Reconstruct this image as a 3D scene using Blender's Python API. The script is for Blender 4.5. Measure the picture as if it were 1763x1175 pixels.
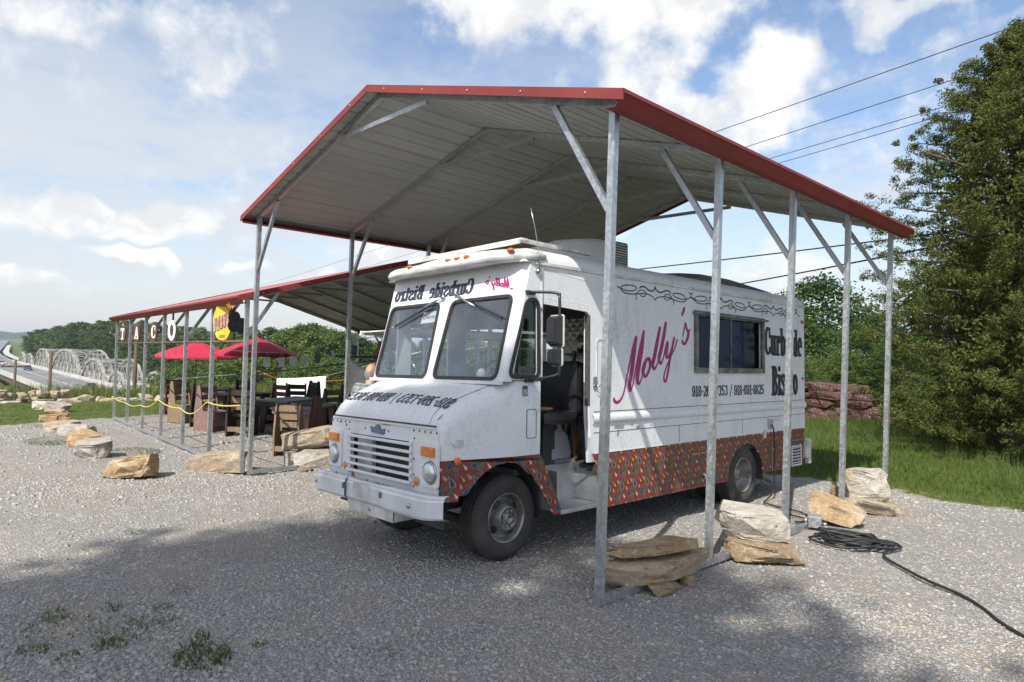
import bpy, bmesh, math, random
import numpy as np
from mathutils import Vector, Matrix, noise as mnoise
from mathutils.geometry import tessellate_polygon

for o in list(bpy.data.objects): bpy.data.objects.remove(o, do_unlink=True)
scene = bpy.context.scene
COL = scene.collection
rnd = random.Random(7)
R = math.radians

# ---------------------------------------------------------------- camera
CAM = Vector((3.0644, -3.827, 1.8361))
YAW, PITCH, ROLL = 0.8193, 0.0171, 0.0336
fw = Vector((-math.sin(YAW)*math.cos(PITCH), math.cos(YAW)*math.cos(PITCH), math.sin(PITCH)))
ri = Vector((math.cos(YAW), math.sin(YAW), 0)); up = ri.cross(fw)
ri2 = math.cos(ROLL)*ri + math.sin(ROLL)*up; up2 = -math.sin(ROLL)*ri + math.cos(ROLL)*up
cam = bpy.data.cameras.new('camera'); camo = bpy.data.objects.new('camera', cam); COL.objects.link(camo)
mw = Matrix.Identity(4)
for i in range(3):
    mw[i][0] = ri2[i]; mw[i][1] = up2[i]; mw[i][2] = -fw[i]; mw[i][3] = CAM[i]
camo.matrix_world = mw
cam.sensor_width = 36; cam.lens = 23.215; cam.clip_start = .05; cam.clip_end = 9000
scene.camera = camo

# ---------------------------------------------------------------- sun, sky, exposure
SUN = Vector((1.0, -2.4, 2.75)).normalized()
sl = bpy.data.lights.new('sun', 'SUN'); sl.energy = 3.25; sl.angle = R(.53); sl.color = (1, .955, .88)
so = bpy.data.objects.new('sun', sl); COL.objects.link(so)
so.rotation_euler = SUN.to_track_quat('Z', 'Y').to_euler(); so.location = (20, -48, 55)
world = bpy.data.worlds.new('World'); scene.world = world; world.use_nodes = True
world.cycles.sampling_method = 'MANUAL'; world.cycles.sample_map_resolution = 256
scene.cycles.max_bounces = 6; scene.cycles.transparent_max_bounces = 12
scene.view_settings.view_transform = 'Standard'; scene.view_settings.look = 'None'
scene.view_settings.exposure = 1.0; scene.view_settings.gamma = 1.0
try: scene.view_settings.use_curve_mapping = False
except Exception: pass

def setin(n, k, v):
    try: n.inputs[k].default_value = v
    except Exception: pass
class G:
    """small node-graph writer"""
    def __init__(s, nt): s.nt = nt
    def n(s, t, ins=None, **kw):
        nd = s.nt.nodes.new(t)
        for k, v in kw.items(): setattr(nd, k, v)
        for k, v in (ins or {}).items():
            if isinstance(v, bpy.types.NodeSocket): s.nt.links.new(v, nd.inputs[k])
            else: setin(nd, k, v)
        return nd
    def math(s, op, a, b=0.0, c=0.0, clamp=False):
        nd = s.n('ShaderNodeMath', {0: a, 1: b, 2: c}, operation=op); nd.use_clamp = clamp
        return nd.outputs[0]
    def mix(s, f, a, b, mode='MIX'):
        nd = s.n('ShaderNodeMix', {0: f, 6: a, 7: b}, data_type='RGBA', blend_type=mode)
        return nd.outputs[2]
    def noise(s, vec, scale, detail=4, rough=.55, dist=0.0):
        nd = s.n('ShaderNodeTexNoise', {'Scale': scale, 'Detail': detail, 'Roughness': rough, 'Distortion': dist})
        if vec is not None: s.nt.links.new(vec, nd.inputs['Vector'])
        return nd.outputs['Fac']
    def ramp(s, f, stops):
        nd = s.nt.nodes.new('ShaderNodeValToRGB'); e = nd.color_ramp.elements
        while len(e) > 1: e.remove(e[-1])
        e[0].position = stops[0][0]; e[0].color = c4(stops[0][1])
        for p, c in stops[1:]:
            q = e.new(p); q.color = c4(c)
        s.nt.links.new(f, nd.inputs[0]); return nd.outputs[0]
    def smooth(s, v, a, b):
        nd = s.n('ShaderNodeMapRange', {0: v, 1: a, 2: b, 3: 0.0, 4: 1.0}, interpolation_type='SMOOTHSTEP')
        return nd.outputs[0]
    def bump(s, h, strength=.5, dist=.01, normal=None):
        d = {'Height': h, 'Strength': strength, 'Distance': dist}
        if normal is not None: d['Normal'] = normal
        return s.n('ShaderNodeBump', d).outputs[0]
def c4(c):
    if isinstance(c, (int, float)): return (c, c, c, 1)
    return (c[0], c[1], c[2], 1)

def build_sky():
    nt = world.node_tree; nt.nodes.clear(); g = G(nt)
    sky = nt.nodes.new('ShaderNodeTexSky'); sky.sky_type = 'NISHITA'; sky.sun_disc = False
    sky.sun_elevation = math.asin(SUN.z); sky.sun_rotation = math.atan2(SUN.x, SUN.y)
    sky.air_density = 1.0; sky.dust_density = 1.6; sky.ozone_density = 1.0; sky.altitude = 200
    d = g.n('ShaderNodeTexCoord').outputs['Generated']
    d = g.n('ShaderNodeVectorMath', {0: d}, operation='NORMALIZE').outputs[0]
    sep = g.n('ShaderNodeSeparateXYZ', {0: d}); z = sep.outputs[2]
    zz = g.math('ADD', g.math('MAXIMUM', z, 0.0), .10)
    px = g.math('DIVIDE', sep.outputs[0], zz); py = g.math('DIVIDE', sep.outputs[1], zz)
    p = g.n('ShaderNodeCombineXYZ', {0: px, 1: py, 2: g.math('MULTIPLY', z, 2.0)}).outputs[0]
    warp = g.n('ShaderNodeTexNoise', {'Vector': d, 'Scale': 6.0, 'Detail': 3, 'Roughness': .6}).outputs['Color']
    wv = g.n('ShaderNodeVectorMath', {0: warp, 1: (.5, .5, .5)}, operation='SUBTRACT').outputs[0]
    dw = g.n('ShaderNodeVectorMath', {0: wv, 1: (.20, .20, .20), 2: d}, operation='MULTIPLY_ADD').outputs[0]
    # clouds in view and added unseen fill clouds: direction, half-angles (azimuth, height) in degrees, weight
    total = None
    for (az, el, ra, re, w) in SKY_CLOUDS:
        a, e = R(az), R(el)
        c = Vector((-math.sin(a)*math.cos(e), math.cos(a)*math.cos(e), math.sin(e)))
        r_ = Vector((math.cos(a), math.sin(a), 0)); u_ = r_.cross(c)
        du = g.n('ShaderNodeVectorMath', {0: dw, 1: tuple(r_/R(ra))}, operation='DOT_PRODUCT').outputs['Value']
        dv = g.n('ShaderNodeVectorMath', {0: dw, 1: tuple(u_/R(re))}, operation='DOT_PRODUCT').outputs['Value']
        df = g.n('ShaderNodeVectorMath', {0: d, 1: tuple(c)}, operation='DOT_PRODUCT').outputs['Value']
        q = g.math('ADD', g.math('MULTIPLY', du, du), g.math('MULTIPLY', dv, dv))
        b = g.math('MULTIPLY', g.math('SUBTRACT', 1.0, q), w)
        b = g.math('MAXIMUM', g.math('MULTIPLY', b, g.math('GREATER_THAN', df, 0.0)), 0.0)
        total = b if total is None else g.math('MAXIMUM', total, b)
    n1 = g.noise(p, 1.15, 5, .62)
    n2 = g.noise(d, 16.0, 6, .62)
    dens = g.math('ADD', g.math('MULTIPLY', g.math('SUBTRACT', n1, .5), 1.1), g.math('MULTIPLY', g.math('SUBTRACT', n2, .5), 1.5))
    dens = g.math('ADD', dens, g.math("MULTIPLY", total, .82))
    body = g.smooth(dens, .04, .74)
    # thin high veil, denser low and towards the west (-x)
    veil_n = g.noise(p, .95, 6, .66)
    veil = g.smooth(g.math('ADD', veil_n, g.math('MULTIPLY', g.math('SUBTRACT', g.math('MULTIPLY', sep.outputs[0], -1.0), .55), .38)), .43, .68)
    low = g.smooth(z, .33, .02)
    veil = g.math('MAXIMUM', g.math('MULTIPLY', g.math('MULTIPLY', veil, g.math('SUBTRACT', 1.0, g.math('MULTIPLY', g.smooth(z, .22, .5), .62))), .80), g.math('MULTIPLY', low, .74))
    shade = g.smooth(g.noise(dw, 11.0, 4, .6), .36, .56)
    cw = g.mix(shade, (3.75, 3.82, 3.92, 1), (4.6, 4.6, 4.58, 1))
    veilc = (3.45, 3.55, 3.72, 1)
    hs = g.n('ShaderNodeHueSaturation', {'Hue': .5, 'Saturation': 1.0, 'Value': .90, 'Color': sky.outputs[0]}).outputs[0]
    c1 = g.mix(veil, hs, veilc)
    c2 = g.mix(body, c1, cw)
    bg = g.n('ShaderNodeBackground', {'Color': c2, 'Strength': .114})
    out = g.n('ShaderNodeOutputWorld', {'Surface': bg.outputs[0]})
SKY_CLOUDS = [  # azimuth: degrees counter-clockwise from +y
    (45, 30.5, 15, 5.0, 1.0), (36, 27.5, 9, 5.5, .9), (36.5, 22.5, 3.5, 5, .75), (33, 19.5, 8.5, 2.6, .85), (27, 21.5, 6.5, 3.8, 1.0), (38, 12.0, 3.8, 3.0, .9),
    (86, 27.5, 7.5, 5.0, 1.0), (84, 22.0, 5, 2.4, .8), (74, 22.5, 8, 3, .45), (80, 9.0, 9, 2.4, 1.25), (75.5, 10.0, 4.5, 2.2, 1.2),
    (77, 5.6, 3.8, 1.1, 1.15), (63, 5.0, 3.5, 1.8, 1.0), (85, 2.8, 5, 1.0, .9), (57, 9.0, 4, 3.2, 1.0), (70, 5.2, 3, .9, .9), (16, 26, 4.0, 1.6, .6), (25, 7, 5, 2.6, .75),
    (-70, 30, 42, 10, .8), (150, 30, 42, 10, .8), (35, 64, 34, 15, 1.0), (205, 58, 40, 15, 1.0), (-65, 56, 28, 11, .9), (115, 54, 28, 10, .9)]  # high out-of-view clouds at the end added for white fill light
build_sky()

# ---------------------------------------------------------------- mesh helpers
class MB:
    def __init__(s): s.v = []; s.f = []; s.mi = []; s.sm = []
    def add(s, vs, fs, mi=0, sm=False):
        b = len(s.v); s.v.extend([tuple(p) for p in vs])
        for f in fs:
            s.f.append(tuple(i+b for i in f)); s.mi.append(mi); s.sm.append(sm)
        return s
    def box(s, a, b, mi=0):
        x0, y0, z0 = a; x1, y1, z1 = b
        return s.add([(x0,y0,z0),(x1,y0,z0),(x1,y1,z0),(x0,y1,z0),(x0,y0,z1),(x1,y0,z1),(x1,y1,z1),(x0,y1,z1)],
              [(0,3,2,1),(4,5,6,7),(0,1,5,4),(1,2,6,5),(2,3,7,6),(3,0,4,7)], mi)
    def cbox(s, a, b, r=.01, mi=0):
        """box with chamfered edges"""
        bm = bmesh.new(); bmesh.ops.create_cube(bm, size=1)
        for v in bm.verts:
            v.co = Vector([(a[i]+b[i])/2 + v.co[i]*(b[i]-a[i]) for i in range(3)])
        bmesh.ops.bevel(bm, geom=bm.edges[:], offset=r, segments=2, affect='EDGES', profile=.6)
        return s.bm(bm, mi)
    def bm(s, bm, mi=0, sm=False, M=None):
        bm.verts.index_update()
        s.add([(M @ v.co if M else v.co) for v in bm.verts], [[v.index for v in f.verts] for f in bm.faces], mi, sm)
        bm.free(); return s
    def bar(s, p, q, w, h=None, up=(0,0,1), mi=0, ext=0.0):
        """square bar from p to q"""
        h = w if h is None else h
        p = Vector(p); q = Vector(q); d = (q-p).normalized(); p = p-d*ext; q = q+d*ext
        u = Vector(up)
        if abs(d.dot(u)) > .98: u = Vector((0,1,0))
        a = d.cross(u).normalized(); b = a.cross(d).normalized()
        vs = []
        for c in (p, q):
            for (i, j) in ((-1,-1),(1,-1),(1,1),(-1,1)): vs.append(c + a*i*w/2 + b*j*h/2)
        return s.add(vs, [(0,1,2,3),(7,6,5,4),(0,4,5,1),(1,5,6,2),(2,6,7,3),(3,7,4,0)], mi)
    def tube(s, pts, r, n=8, mi=0, closed=False, caps=True):
        pts = [Vector(p) for p in pts]; m = len(pts); rr = r if isinstance(r, (list, tuple)) else [r]*m
        vs = []; prev = None
        for i, p in enumerate(pts):
            if closed: t = pts[(i+1) % m]-pts[i-1]
            else: t = pts[min(i+1, m-1)]-pts[max(i-1, 0)]
            t.normalize()
            if prev is None:
                a = t.cross(Vector((0,0,1)))
                if a.length < .05: a = t.cross(Vector((0,1,0)))
            else: a = prev - t*prev.dot(t)
            a.normalize(); prev = a; b = t.cross(a)
            for k in range(n):
                an = 2*math.pi*k/n; vs.append(p + (a*math.cos(an)+b*math.sin(an))*rr[i])
        fs = []
        for i in range(m if closed else m-1):
            j = (i+1) % m
            for k in range(n):
                l = (k+1) % n; fs.append((i*n+k, i*n+l, j*n+l, j*n+k))
        s.add(vs, fs, mi, True)
        if caps and not closed:
            b = len(s.v)-m*n
            s.f.append(tuple(b+k for k in range(n))[::-1]); s.mi.append(mi); s.sm.append(False)
            s.f.append(tuple(b+(m-1)*n+k for k in range(n))); s.mi.append(mi); s.sm.append(False)
        return s
    def lathe(s, prof, o=(0,0,0), ax='z', n=24, mi=0, sm=True, caps=True):
        """prof: (radius, height) list; revolved about an axis"""
        o = Vector(o); vs = []
        for (r, h) in prof:
            for k in range(n):
                a = 2*math.pi*k/n; c, d = r*math.cos(a), r*math.sin(a)
                vs.append(o + Vector({'z': (c,d,h), 'x': (h,c,d), 'y': (d,h,c)}[ax]))
        fs = []
        for i in range(len(prof)-1):
            for k in range(n):
                l = (k+1) % n; fs.append((i*n+k, i*n+l, (i+1)*n+l, (i+1)*n+k))
        if caps and prof[0][0] > 1e-4: fs.append(tuple(range(n))[::-1])
        if caps and prof[-1][0] > 1e-4: fs.append(tuple((len(prof)-1)*n+k for k in range(n)))
        return s.add(vs, fs, mi, sm)
    def prism(s, outer, holes, d0, d1, fn, mi=0):
        """2-D outline with holes between depth d0 and d1; fn(u,v,d) -> point"""
        loops = [outer]+list(holes)
        tris = tessellate_polygon([[Vector((p[0], p[1], 0)) for p in l] for l in loops])
        flat = [p for l in loops for p in l]; n = len(flat)
        vs = [fn(p[0], p[1], d0) for p in flat]+[fn(p[0], p[1], d1) for p in flat]
        fs = [tuple(t) for t in tris]+[tuple(i+n for i in t[::-1]) for t in tris]
        b = 0
        for l in loops:
            m = len(l)
            for i in range(m):
                j = (i+1) % m; fs.append((b+i, b+j, b+j+n, b+i+n))
            b += m
        return s.add(vs, fs, mi)
    def grid(s, rows, mi=0, sm=True, flip=False):
        nr, nc = len(rows), len(rows[0]); vs = [p for r_ in rows for p in r_]; fs = []
        for i in range(nr-1):
            for j in range(nc-1):
                q = (i*nc+j, i*nc+j+1, (i+1)*nc+j+1, (i+1)*nc+j)
                fs.append(q[::-1] if flip else q)
        return s.add(vs, fs, mi, sm)
    def obj(s, name, mats, parent=None, fix=True, loc=None, rot=None):
        me = bpy.data.meshes.new(name); me.from_pydata([tuple(v) for v in s.v], [], s.f)
        mats = mats if isinstance(mats, (list, tuple)) else [mats]
        for m in mats: me.materials.append(m)
        if len(s.f):
            me.polygons.foreach_set('material_index', s.mi); me.polygons.foreach_set('use_smooth', s.sm)
        if fix:
            bm = bmesh.new(); bm.from_mesh(me); bmesh.ops.recalc_face_normals(bm, faces=bm.faces[:]); bm.to_mesh(me); bm.free()
        me.update()
        return mkobj(name, me, parent, loc, rot)
def mkobj(name, me, parent=None, loc=None, rot=None):
    o = bpy.data.objects.new(name, me); COL.objects.link(o)
    if parent is not None: o.parent = parent
    if loc is not None: o.location = loc
    if rot is not None: o.rotation_euler = rot
    return o
def npmesh(name, v, quads=None, tris=None, mats=(), smooth=False):
    """fast mesh from numpy arrays (all quads or all tris)"""
    me = bpy.data.meshes.new(name); f = quads if quads is not None else tris; k = f.shape[1]
    me.vertices.add(len(v)); me.vertices.foreach_set('co', np.ascontiguousarray(v, np.float32).ravel())
    me.loops.add(f.size); me.loops.foreach_set('vertex_index', np.ascontiguousarray(f, np.int32).ravel())
    me.polygons.add(len(f)); me.polygons.foreach_set('loop_start', np.arange(0, f.size, k, dtype=np.int32))
    me.polygons.foreach_set('loop_total', np.full(len(f), k, np.int32))
    if smooth: me.polygons.foreach_set('use_smooth', np.ones(len(f), bool))
    for m in mats: me.materials.append(m)
    me.update(calc_edges=True); me.validate(); return me
def thing(name, label, cat, loc=(0,0,0), rot=(0,0,0), group=None):
    o = bpy.data.objects.new(name, None); COL.objects.link(o); o.location = loc; o.rotation_euler = rot
    o.empty_display_size = .1
    return tag(o, label, cat, group)
def tag(o, label, cat, group=None):
    o['label'] = label; o['category'] = cat
    if group: o['group'] = group
    return o
def struct(o): o['kind'] = 'structure'; return o
def stuff(o, label=None, cat=None):
    o['kind'] = 'stuff'
    if label: o['label'] = label
    if cat: o['category'] = cat
    return o
def copytree(src, parent=None, loc=None, rot=None, scale=None):
    c = src.copy(); COL.objects.link(c)
    if parent is not None: c.parent = parent
    if loc is not None: c.location = loc
    if rot is not None: c.rotation_euler = rot
    if scale is not None: c.scale = scale
    for ch in list(src.children): copytree(ch, c)
    return c
def rrect(u0, v0, u1, v1, r, n=5):
    out = []
    for (cx, cy, a0) in ((u1-r, v1-r, 0), (u0+r, v1-r, 90), (u0+r, v0+r, 180), (u1-r, v0+r, 270)):
        for k in range(n+1):
            a = R(a0+90*k/n); out.append((cx+r*math.cos(a), cy+r*math.sin(a)))
    return out
def roundpoly(pts, r, n=4):
    """round the corners of a polygon"""
    out = []; m = len(pts); rr = r if isinstance(r, (list, tuple)) else [r]*m
    for i in range(m):
        p = Vector(pts[i]); a = (Vector(pts[i-1])-p); b = (Vector(pts[(i+1) % m])-p)
        t = min(rr[i], a.length*.49, b.length*.49); a.normalize(); b.normalize()
        s0, s1 = p+a*t, p+b*t
        for k in range(n+1):
            u = k/n; q = s0*(1-u)**2 + p*2*u*(1-u) + s1*u*u; out.append((q[0], q[1]))
    return out
def inset(pts, d):
    """offset a polygon outwards by d"""
    m = len(pts); out = []
    ar = sum(pts[i][0]*pts[(i+1) % m][1]-pts[(i+1) % m][0]*pts[i][1] for i in range(m))
    sg = 1 if ar > 0 else -1
    for i in range(m):
        a = Vector(pts[i-1]); b = Vector(pts[i]); c = Vector(pts[(i+1) % m])
        e1 = (b-a); e2 = (c-b)
        if e1.length < 1e-6 or e2.length < 1e-6: out.append(tuple(b)); continue
        e1.normalize(); e2.normalize()
        nn = Vector((e1.y+e2.y, -(e1.x+e2.x)));
        if nn.length < 1e-6: nn = Vector((e1.y, -e1.x))
        nn.normalize(); cs = max(.4, nn.x*e1.y-nn.y*e1.x)
        out.append((b.x+nn.x*sg*d/cs, b.y+nn.y*sg*d/cs))
    return out

# ---------------------------------------------------------------- materials
def newmat(name):
    m = bpy.data.materials.new(name); m.use_nodes = True; nt = m.node_tree
    b = nt.nodes.get('Principled BSDF'); g = G(nt); return m, g, b
def pbr(name, col, rough=.6, metal=0.0, var=.12, scale=6.0, bump=0.0, bscale=60.0, col2=None, spec=None, rvar=.1, detail=5, stretch=None, isl=0.0):
    m, g, b = newmat(name)
    tc = g.n('ShaderNodeTexCoord').outputs['Object']
    if stretch: tc = g.n('ShaderNodeVectorMath', {0: tc, 1: stretch}, operation='MULTIPLY').outputs[0]
    oi = g.n('ShaderNodeObjectInfo').outputs['Random']
    off = g.n('ShaderNodeVectorMath', {0: tc, 1: g.math('MULTIPLY', oi, 37.0)}, operation='ADD').outputs[0]
    f = g.noise(off, scale, detail)
    f = g.smooth(f, .28, .72)
    ca = tuple(max(0, c*(1-var)) for c in col); cb = col2 if col2 else tuple(min(1, c*(1+var)) for c in col)
    c = g.mix(f, c4(ca), c4(cb))
    if isl:
        ri_ = g.n('ShaderNodeNewGeometry').outputs['Random Per Island']
        c = g.mix(1.0, c, g.ramp(ri_, [(0, 1-isl), (1, 1+isl*.6)]), 'MULTIPLY')
    g.nt.links.new(c, b.inputs['Base Color'])
    g.nt.links.new(g.math('ADD', rough-rvar/2, g.math('MULTIPLY', f, rvar), clamp=True), b.inputs['Roughness'])
    b.inputs['Metallic'].default_value = metal
    if spec is not None: setin(b, 'Specular IOR Level', spec)
    if bump:
        g.nt.links.new(g.bump(g.noise(off, bscale, 4), bump, .01), b.inputs['Normal'])
    return m
MT = {}
def paint_white():
    m, g, b = newmat('white_paint')
    o = g.n('ShaderNodeTexCoord').outputs['Object']
    sep = g.n('ShaderNodeSeparateXYZ', {0: o})
    big = g.noise(o, 1.6, 6, .6); st = g.noise(g.n('ShaderNodeVectorMath', {0: o, 1: (9, 9, 1.1)}, operation='MULTIPLY').outputs[0], 1.5, 6, .65)
    fine = g.noise(o, 45, 5, .65)
    grime = g.math('MULTIPLY', g.smooth(st, .45, .80), g.smooth(big, .35, .7))
    grime = g.math('ADD', g.math('MULTIPLY', grime, .60), g.math('MULTIPLY', g.smooth(g.math('ADD', fine, g.math('MULTIPLY', big, .35)), .66, .92), .45))
    c = g.mix(grime, (.66, .67, .68, 1), (.36, .35, .33, 1))
    v = g.n('ShaderNodeTexVoronoi', {'Vector': o, 'Scale': 15.0}); speck = g.math('LESS_THAN', v.outputs['Distance'], .05)
    sn = g.math('GREATER_THAN', g.noise(o, 3.0, 2), .56)
    c = g.mix(g.math('MULTIPLY', speck, sn), c, (.16, .13, .11, 1))
    g.nt.links.new(c, b.inputs['Base Color'])
    g.nt.links.new(g.math('ADD', .34, g.math('MULTIPLY', big, .22)), b.inputs['Roughness'])
    g.nt.links.new(g.bump(g.noise(o, 2.2, 3), .12, .02), b.inputs['Normal'])
    return m
def galv():
    m, g, b = newmat('galvanised_steel')
    o = g.n('ShaderNodeTexCoord').outputs['Object']
    v = g.n('ShaderNodeTexVoronoi', {'Vector': o, 'Scale': 38.0}).outputs['Color']
    sp = g.n('ShaderNodeSeparateColor', {0: v}).outputs[0]
    big = g.noise(o, 2.5, 6, .65); st = g.noise(g.n('ShaderNodeVectorMath', {0: o, 1: (14, 14, 1)}, operation='MULTIPLY').outputs[0], 2.0, 5, .6)
    f = g.math('ADD', g.math('MULTIPLY', sp, .25), g.math('ADD', g.math('MULTIPLY', big, .45), g.math('MULTIPLY', st, .5)))
    c = g.ramp(f, [(.30, (.26, .275, .285)), (.62, (.44, .455, .465)), (.9, (.60, .61, .62))])
    g.nt.links.new(c, b.inputs['Base Color'])
    b.inputs['Metallic'].default_value = .75
    g.nt.links.new(g.math('ADD', .32, g.math('MULTIPLY', sp, .2)), b.inputs['Roughness'])
    return m
def leafmat(name, dark, light, yel=None):
    m, g, b = newmat(name); nt = g.nt
    ri_ = g.n('ShaderNodeNewGeometry').outputs['Random Per Island']
    o = g.n('ShaderNodeTexCoord').outputs['Object']; oi = g.n('ShaderNodeObjectInfo').outputs['Random']
    big = g.noise(o, .9, 3)
    f = g.math('ADD', g.math('MULTIPLY', ri_, .55), g.math('MULTIPLY', big, .5))
    c = g.ramp(f, [(.15, dark), (.75, light), (1.0, yel or light)])
    c = g.mix(1.0, c, g.ramp(oi, [(0, (.80, .88, .86)), (.5, (1, 1, 1)), (1, (1.12, 1.05, .86))]), 'MULTIPLY')
    nt.links.new(c, b.inputs['Base Color']); b.inputs['Roughness'].default_value = .62; setin(b, 'Specular IOR Level', .25)
    tr = g.n('ShaderNodeBsdfTranslucent', {'Color': g.mix(1.0, c, (1.15, 1.1, .55, 1), 'MULTIPLY')})
    mx = g.n('ShaderNodeMixShader', {0: .28}); nt.links.new(b.outputs[0], mx.inputs[1]); nt.links.new(tr.outputs[0], mx.inputs[2])
    nt.links.new(mx.outputs[0], nt.nodes['Material Output'].inputs[0]); return m
def glass(name, tint=(.55, .6, .6), gloss=(1, 1, 1), rough=.01, base=.06, haze_film=0.0):
    m, g, b = newmat(name); nt = g.nt; nt.nodes.remove(b)
    t = g.n('ShaderNodeBsdfTransparent', {'Color': c4(tint)}); gl = g.n('ShaderNodeBsdfGlossy', {'Color': c4(gloss), 'Roughness': rough})
    fc = g.n('ShaderNodeLayerWeight', {'Blend': .5}).outputs['Facing']
    f = g.math('ADD', g.math('MULTIPLY', g.math('POWER', fc, 4.0), .8), base, clamp=True)
    mx = g.n('ShaderNodeMixShader', {0: f}); nt.links.new(t.outputs[0], mx.inputs[1]); nt.links.new(gl.outputs[0], mx.inputs[2])
    if haze_film:  # pale diffuse film puts the bright reflected haze into the glass colour
        oc = g.n('ShaderNodeTexCoord').outputs['Object']; df = g.n('ShaderNodeBsdfDiffuse', {'Color': (.55, .55, .54, 1)})
        m2 = g.n('ShaderNodeMixShader', {0: g.math('MULTIPLY', g.smooth(g.noise(oc, 1.7, 5, .6), .25, .8), haze_film)}); nt.links.new(mx.outputs[0], m2.inputs[1]); nt.links.new(df.outputs[0], m2.inputs[2]); mx = m2
    nt.links.new(mx.outputs[0], nt.nodes['Material Output'].inputs[0]); return m
def rockmat(name, a, b_, c_, stain=(.42, .24, .09)):
    m, g, b = newmat(name)
    o = g.n('ShaderNodeTexCoord').outputs['Object']; oi = g.n('ShaderNodeObjectInfo').outputs['Random']
    off = g.n('ShaderNodeVectorMath', {0: o, 1: g.math('MULTIPLY', oi, 53.0)}, operation='ADD').outputs[0]
    st = g.n('ShaderNodeVectorMath', {0: off, 1: (1, 1, 1.7)}, operation='MULTIPLY').outputs[0]
    n1 = g.noise(off, 3.2, 7, .62, .5); n2 = g.noise(st, 4.5, 8, .68, .8); n3 = g.noise(off, 26, 6, .7)
    f = g.math('ADD', g.math('MULTIPLY', n1, .55), g.math('MULTIPLY', n2, .5))
    c = g.ramp(f, [(.30, a), (.52, b_), (.74, c_)])
    sm = g.smooth(g.noise(off, 2.0, 6, .65, .6), .50, .66)
    c = g.mix(g.math('MULTIPLY', sm, g.math('ADD', .25, g.math('MULTIPLY', oi, .6))), c, c4(stain))
    c = g.mix(g.smooth(n3, .56, .70), c, (.62, .57, .50, 1))
    c = g.mix(g.smooth(n3, .42, .30), c, c4(tuple(x*.45 for x in a)))  # crevice shade put into the colour of the low spots
    g.nt.links.new(c, b.inputs['Base Color']); b.inputs['Roughness'].default_value = .88; setin(b, 'Specular IOR Level', .2)
    vo = g.n('ShaderNodeTexVoronoi', {'Vector': off, 'Scale': 9.0}).outputs['Distance']
    h = g.math('ADD', g.math('ADD', g.math('MULTIPLY', n2, 1.0), g.math('MULTIPLY', n3, .6)), g.math('MULTIPLY', vo, .5))
    g.nt.links.new(g.bump(h, .9, .045), b.inputs['Normal']); return m
MT['white'] = paint_white(); MT['galv'] = galv()
MT['roofred'] = pbr('red_roof_paint', (.20, .038, .036), .6, 0, .12, 1.2, rvar=.15, spec=.25)
MT['rooftop'] = pbr('red_roof_sheet', (.36, .10, .095), .36, 0, .08, 1.2, rvar=.12)
MT['roofunder'] = pbr('grey_sheet_underside', (.33, .335, .325), .5, .0, .08, .8, rvar=.2)
MT['black'] = pbr('black_rubber', (.018, .018, .019), .55, 0, .2, 9)
MT['blackpl'] = pbr('black_plastic', (.022, .022, .024), .38, 0, .2, 9)
MT['gasket'] = pbr('window_gasket', (.02, .021, .022), .5, 0, .2, 9)
MT['tyre'] = pbr('tyre_rubber', (.042, .040, .038), .82, 0, .35, 4.0, .25, 90, col2=(.075, .068, .06))
MT['rim'] = pbr('dirty_steel_rim', (.17, .16, .15), .42, .55, .40, 5, .15, 40, col2=(.36, .345, .33))
MT['chrome'] = pbr('worn_chrome', (.42, .41, .40), .26, .9, .15, 8)
MT['amber'] = pbr('amber_lens', (.62, .20, .02), .18, 0, .2, 30)
MT['orange'] = pbr('orange_lens', (.66, .13, .015), .2, 0, .2, 30)
MT['redlens'] = pbr('red_lens', (.45, .03, .02), .2, 0, .2, 30)
MT['lamp'] = pbr('headlight_glass', (.62, .64, .64), .06, .65, .12, 60, .35, 70)
MT['ink'] = pbr('black_lettering', (.020, .020, .022), .5, 0, .3, 12)
MT['blueink'] = pbr('faded_dark_lettering', (.030, .033, .055), .5, 0, .4, 12)
MT['pink'] = pbr('magenta_lettering', (.30, .012, .115), .5, 0, .12, 6)
MT['alu'] = pbr('aluminium', (.46, .47, .48), .38, .7, .15, 5)
MT['dirtwhite'] = pbr('weathered_white', (.50, .49, .46), .6, 0, .25, 5, col2=(.68, .67, .65))
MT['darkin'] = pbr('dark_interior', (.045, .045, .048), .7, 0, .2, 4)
MT['vinyl'] = pbr('black_vinyl', (.016, .016, .018), .36, 0, .2, 6, .1, 30)
# ---------------------------------------------------------------- terrain
def sstep(a, b, x):
    t = np.clip((np.asarray(x, float)-a)/(b-a), 0, 1); return t*t*(3-2*t)
def lot_h(x):
    x = np.asarray(x, float)
    return -.07*sstep(-.9, -3.1, x) + np.where(x < -6.5, .0147*(x+6.5), 0)
def edge_out(x, y):
    """metres beyond the edge of the bluff the lot stands on"""
    x = np.asarray(x, float); y = np.asarray(y, float)
    ye = 11.5 + 70*sstep(-11, 4, x)
    ye = np.where(x > -7, np.maximum(ye, 26.0), ye)
    a = np.maximum(-26.5-x, 0); b = np.maximum(y-ye, 0)
    return np.sqrt(a*a+b*b)
def ground_h(x, y):
    x = np.asarray(x, float); y = np.asarray(y, float)
    base = np.where(x > -27, lot_h(x), lot_h(-27.0))
    base = base + .25*sstep(7, 13, y)*sstep(-9, -3, x) + .9*sstep(22, 60, y)*sstep(-6, 10, x)
    d = edge_out(x, y)
    z = base - 10.2*sstep(0, 46, d) - .35*sstep(0, 2.5, d)
    far = np.hypot(x, y)
    z = z + 5.0*sstep(1700, 2600, far)*(d > 60)
    # river bed under the two bridges
    z = z - 5.0*sstep(26, 8, np.abs(x+232))*sstep(-60, -30, y)*(d > 60)
    return z
def gz(x, y): return float(ground_h(x, y))
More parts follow.
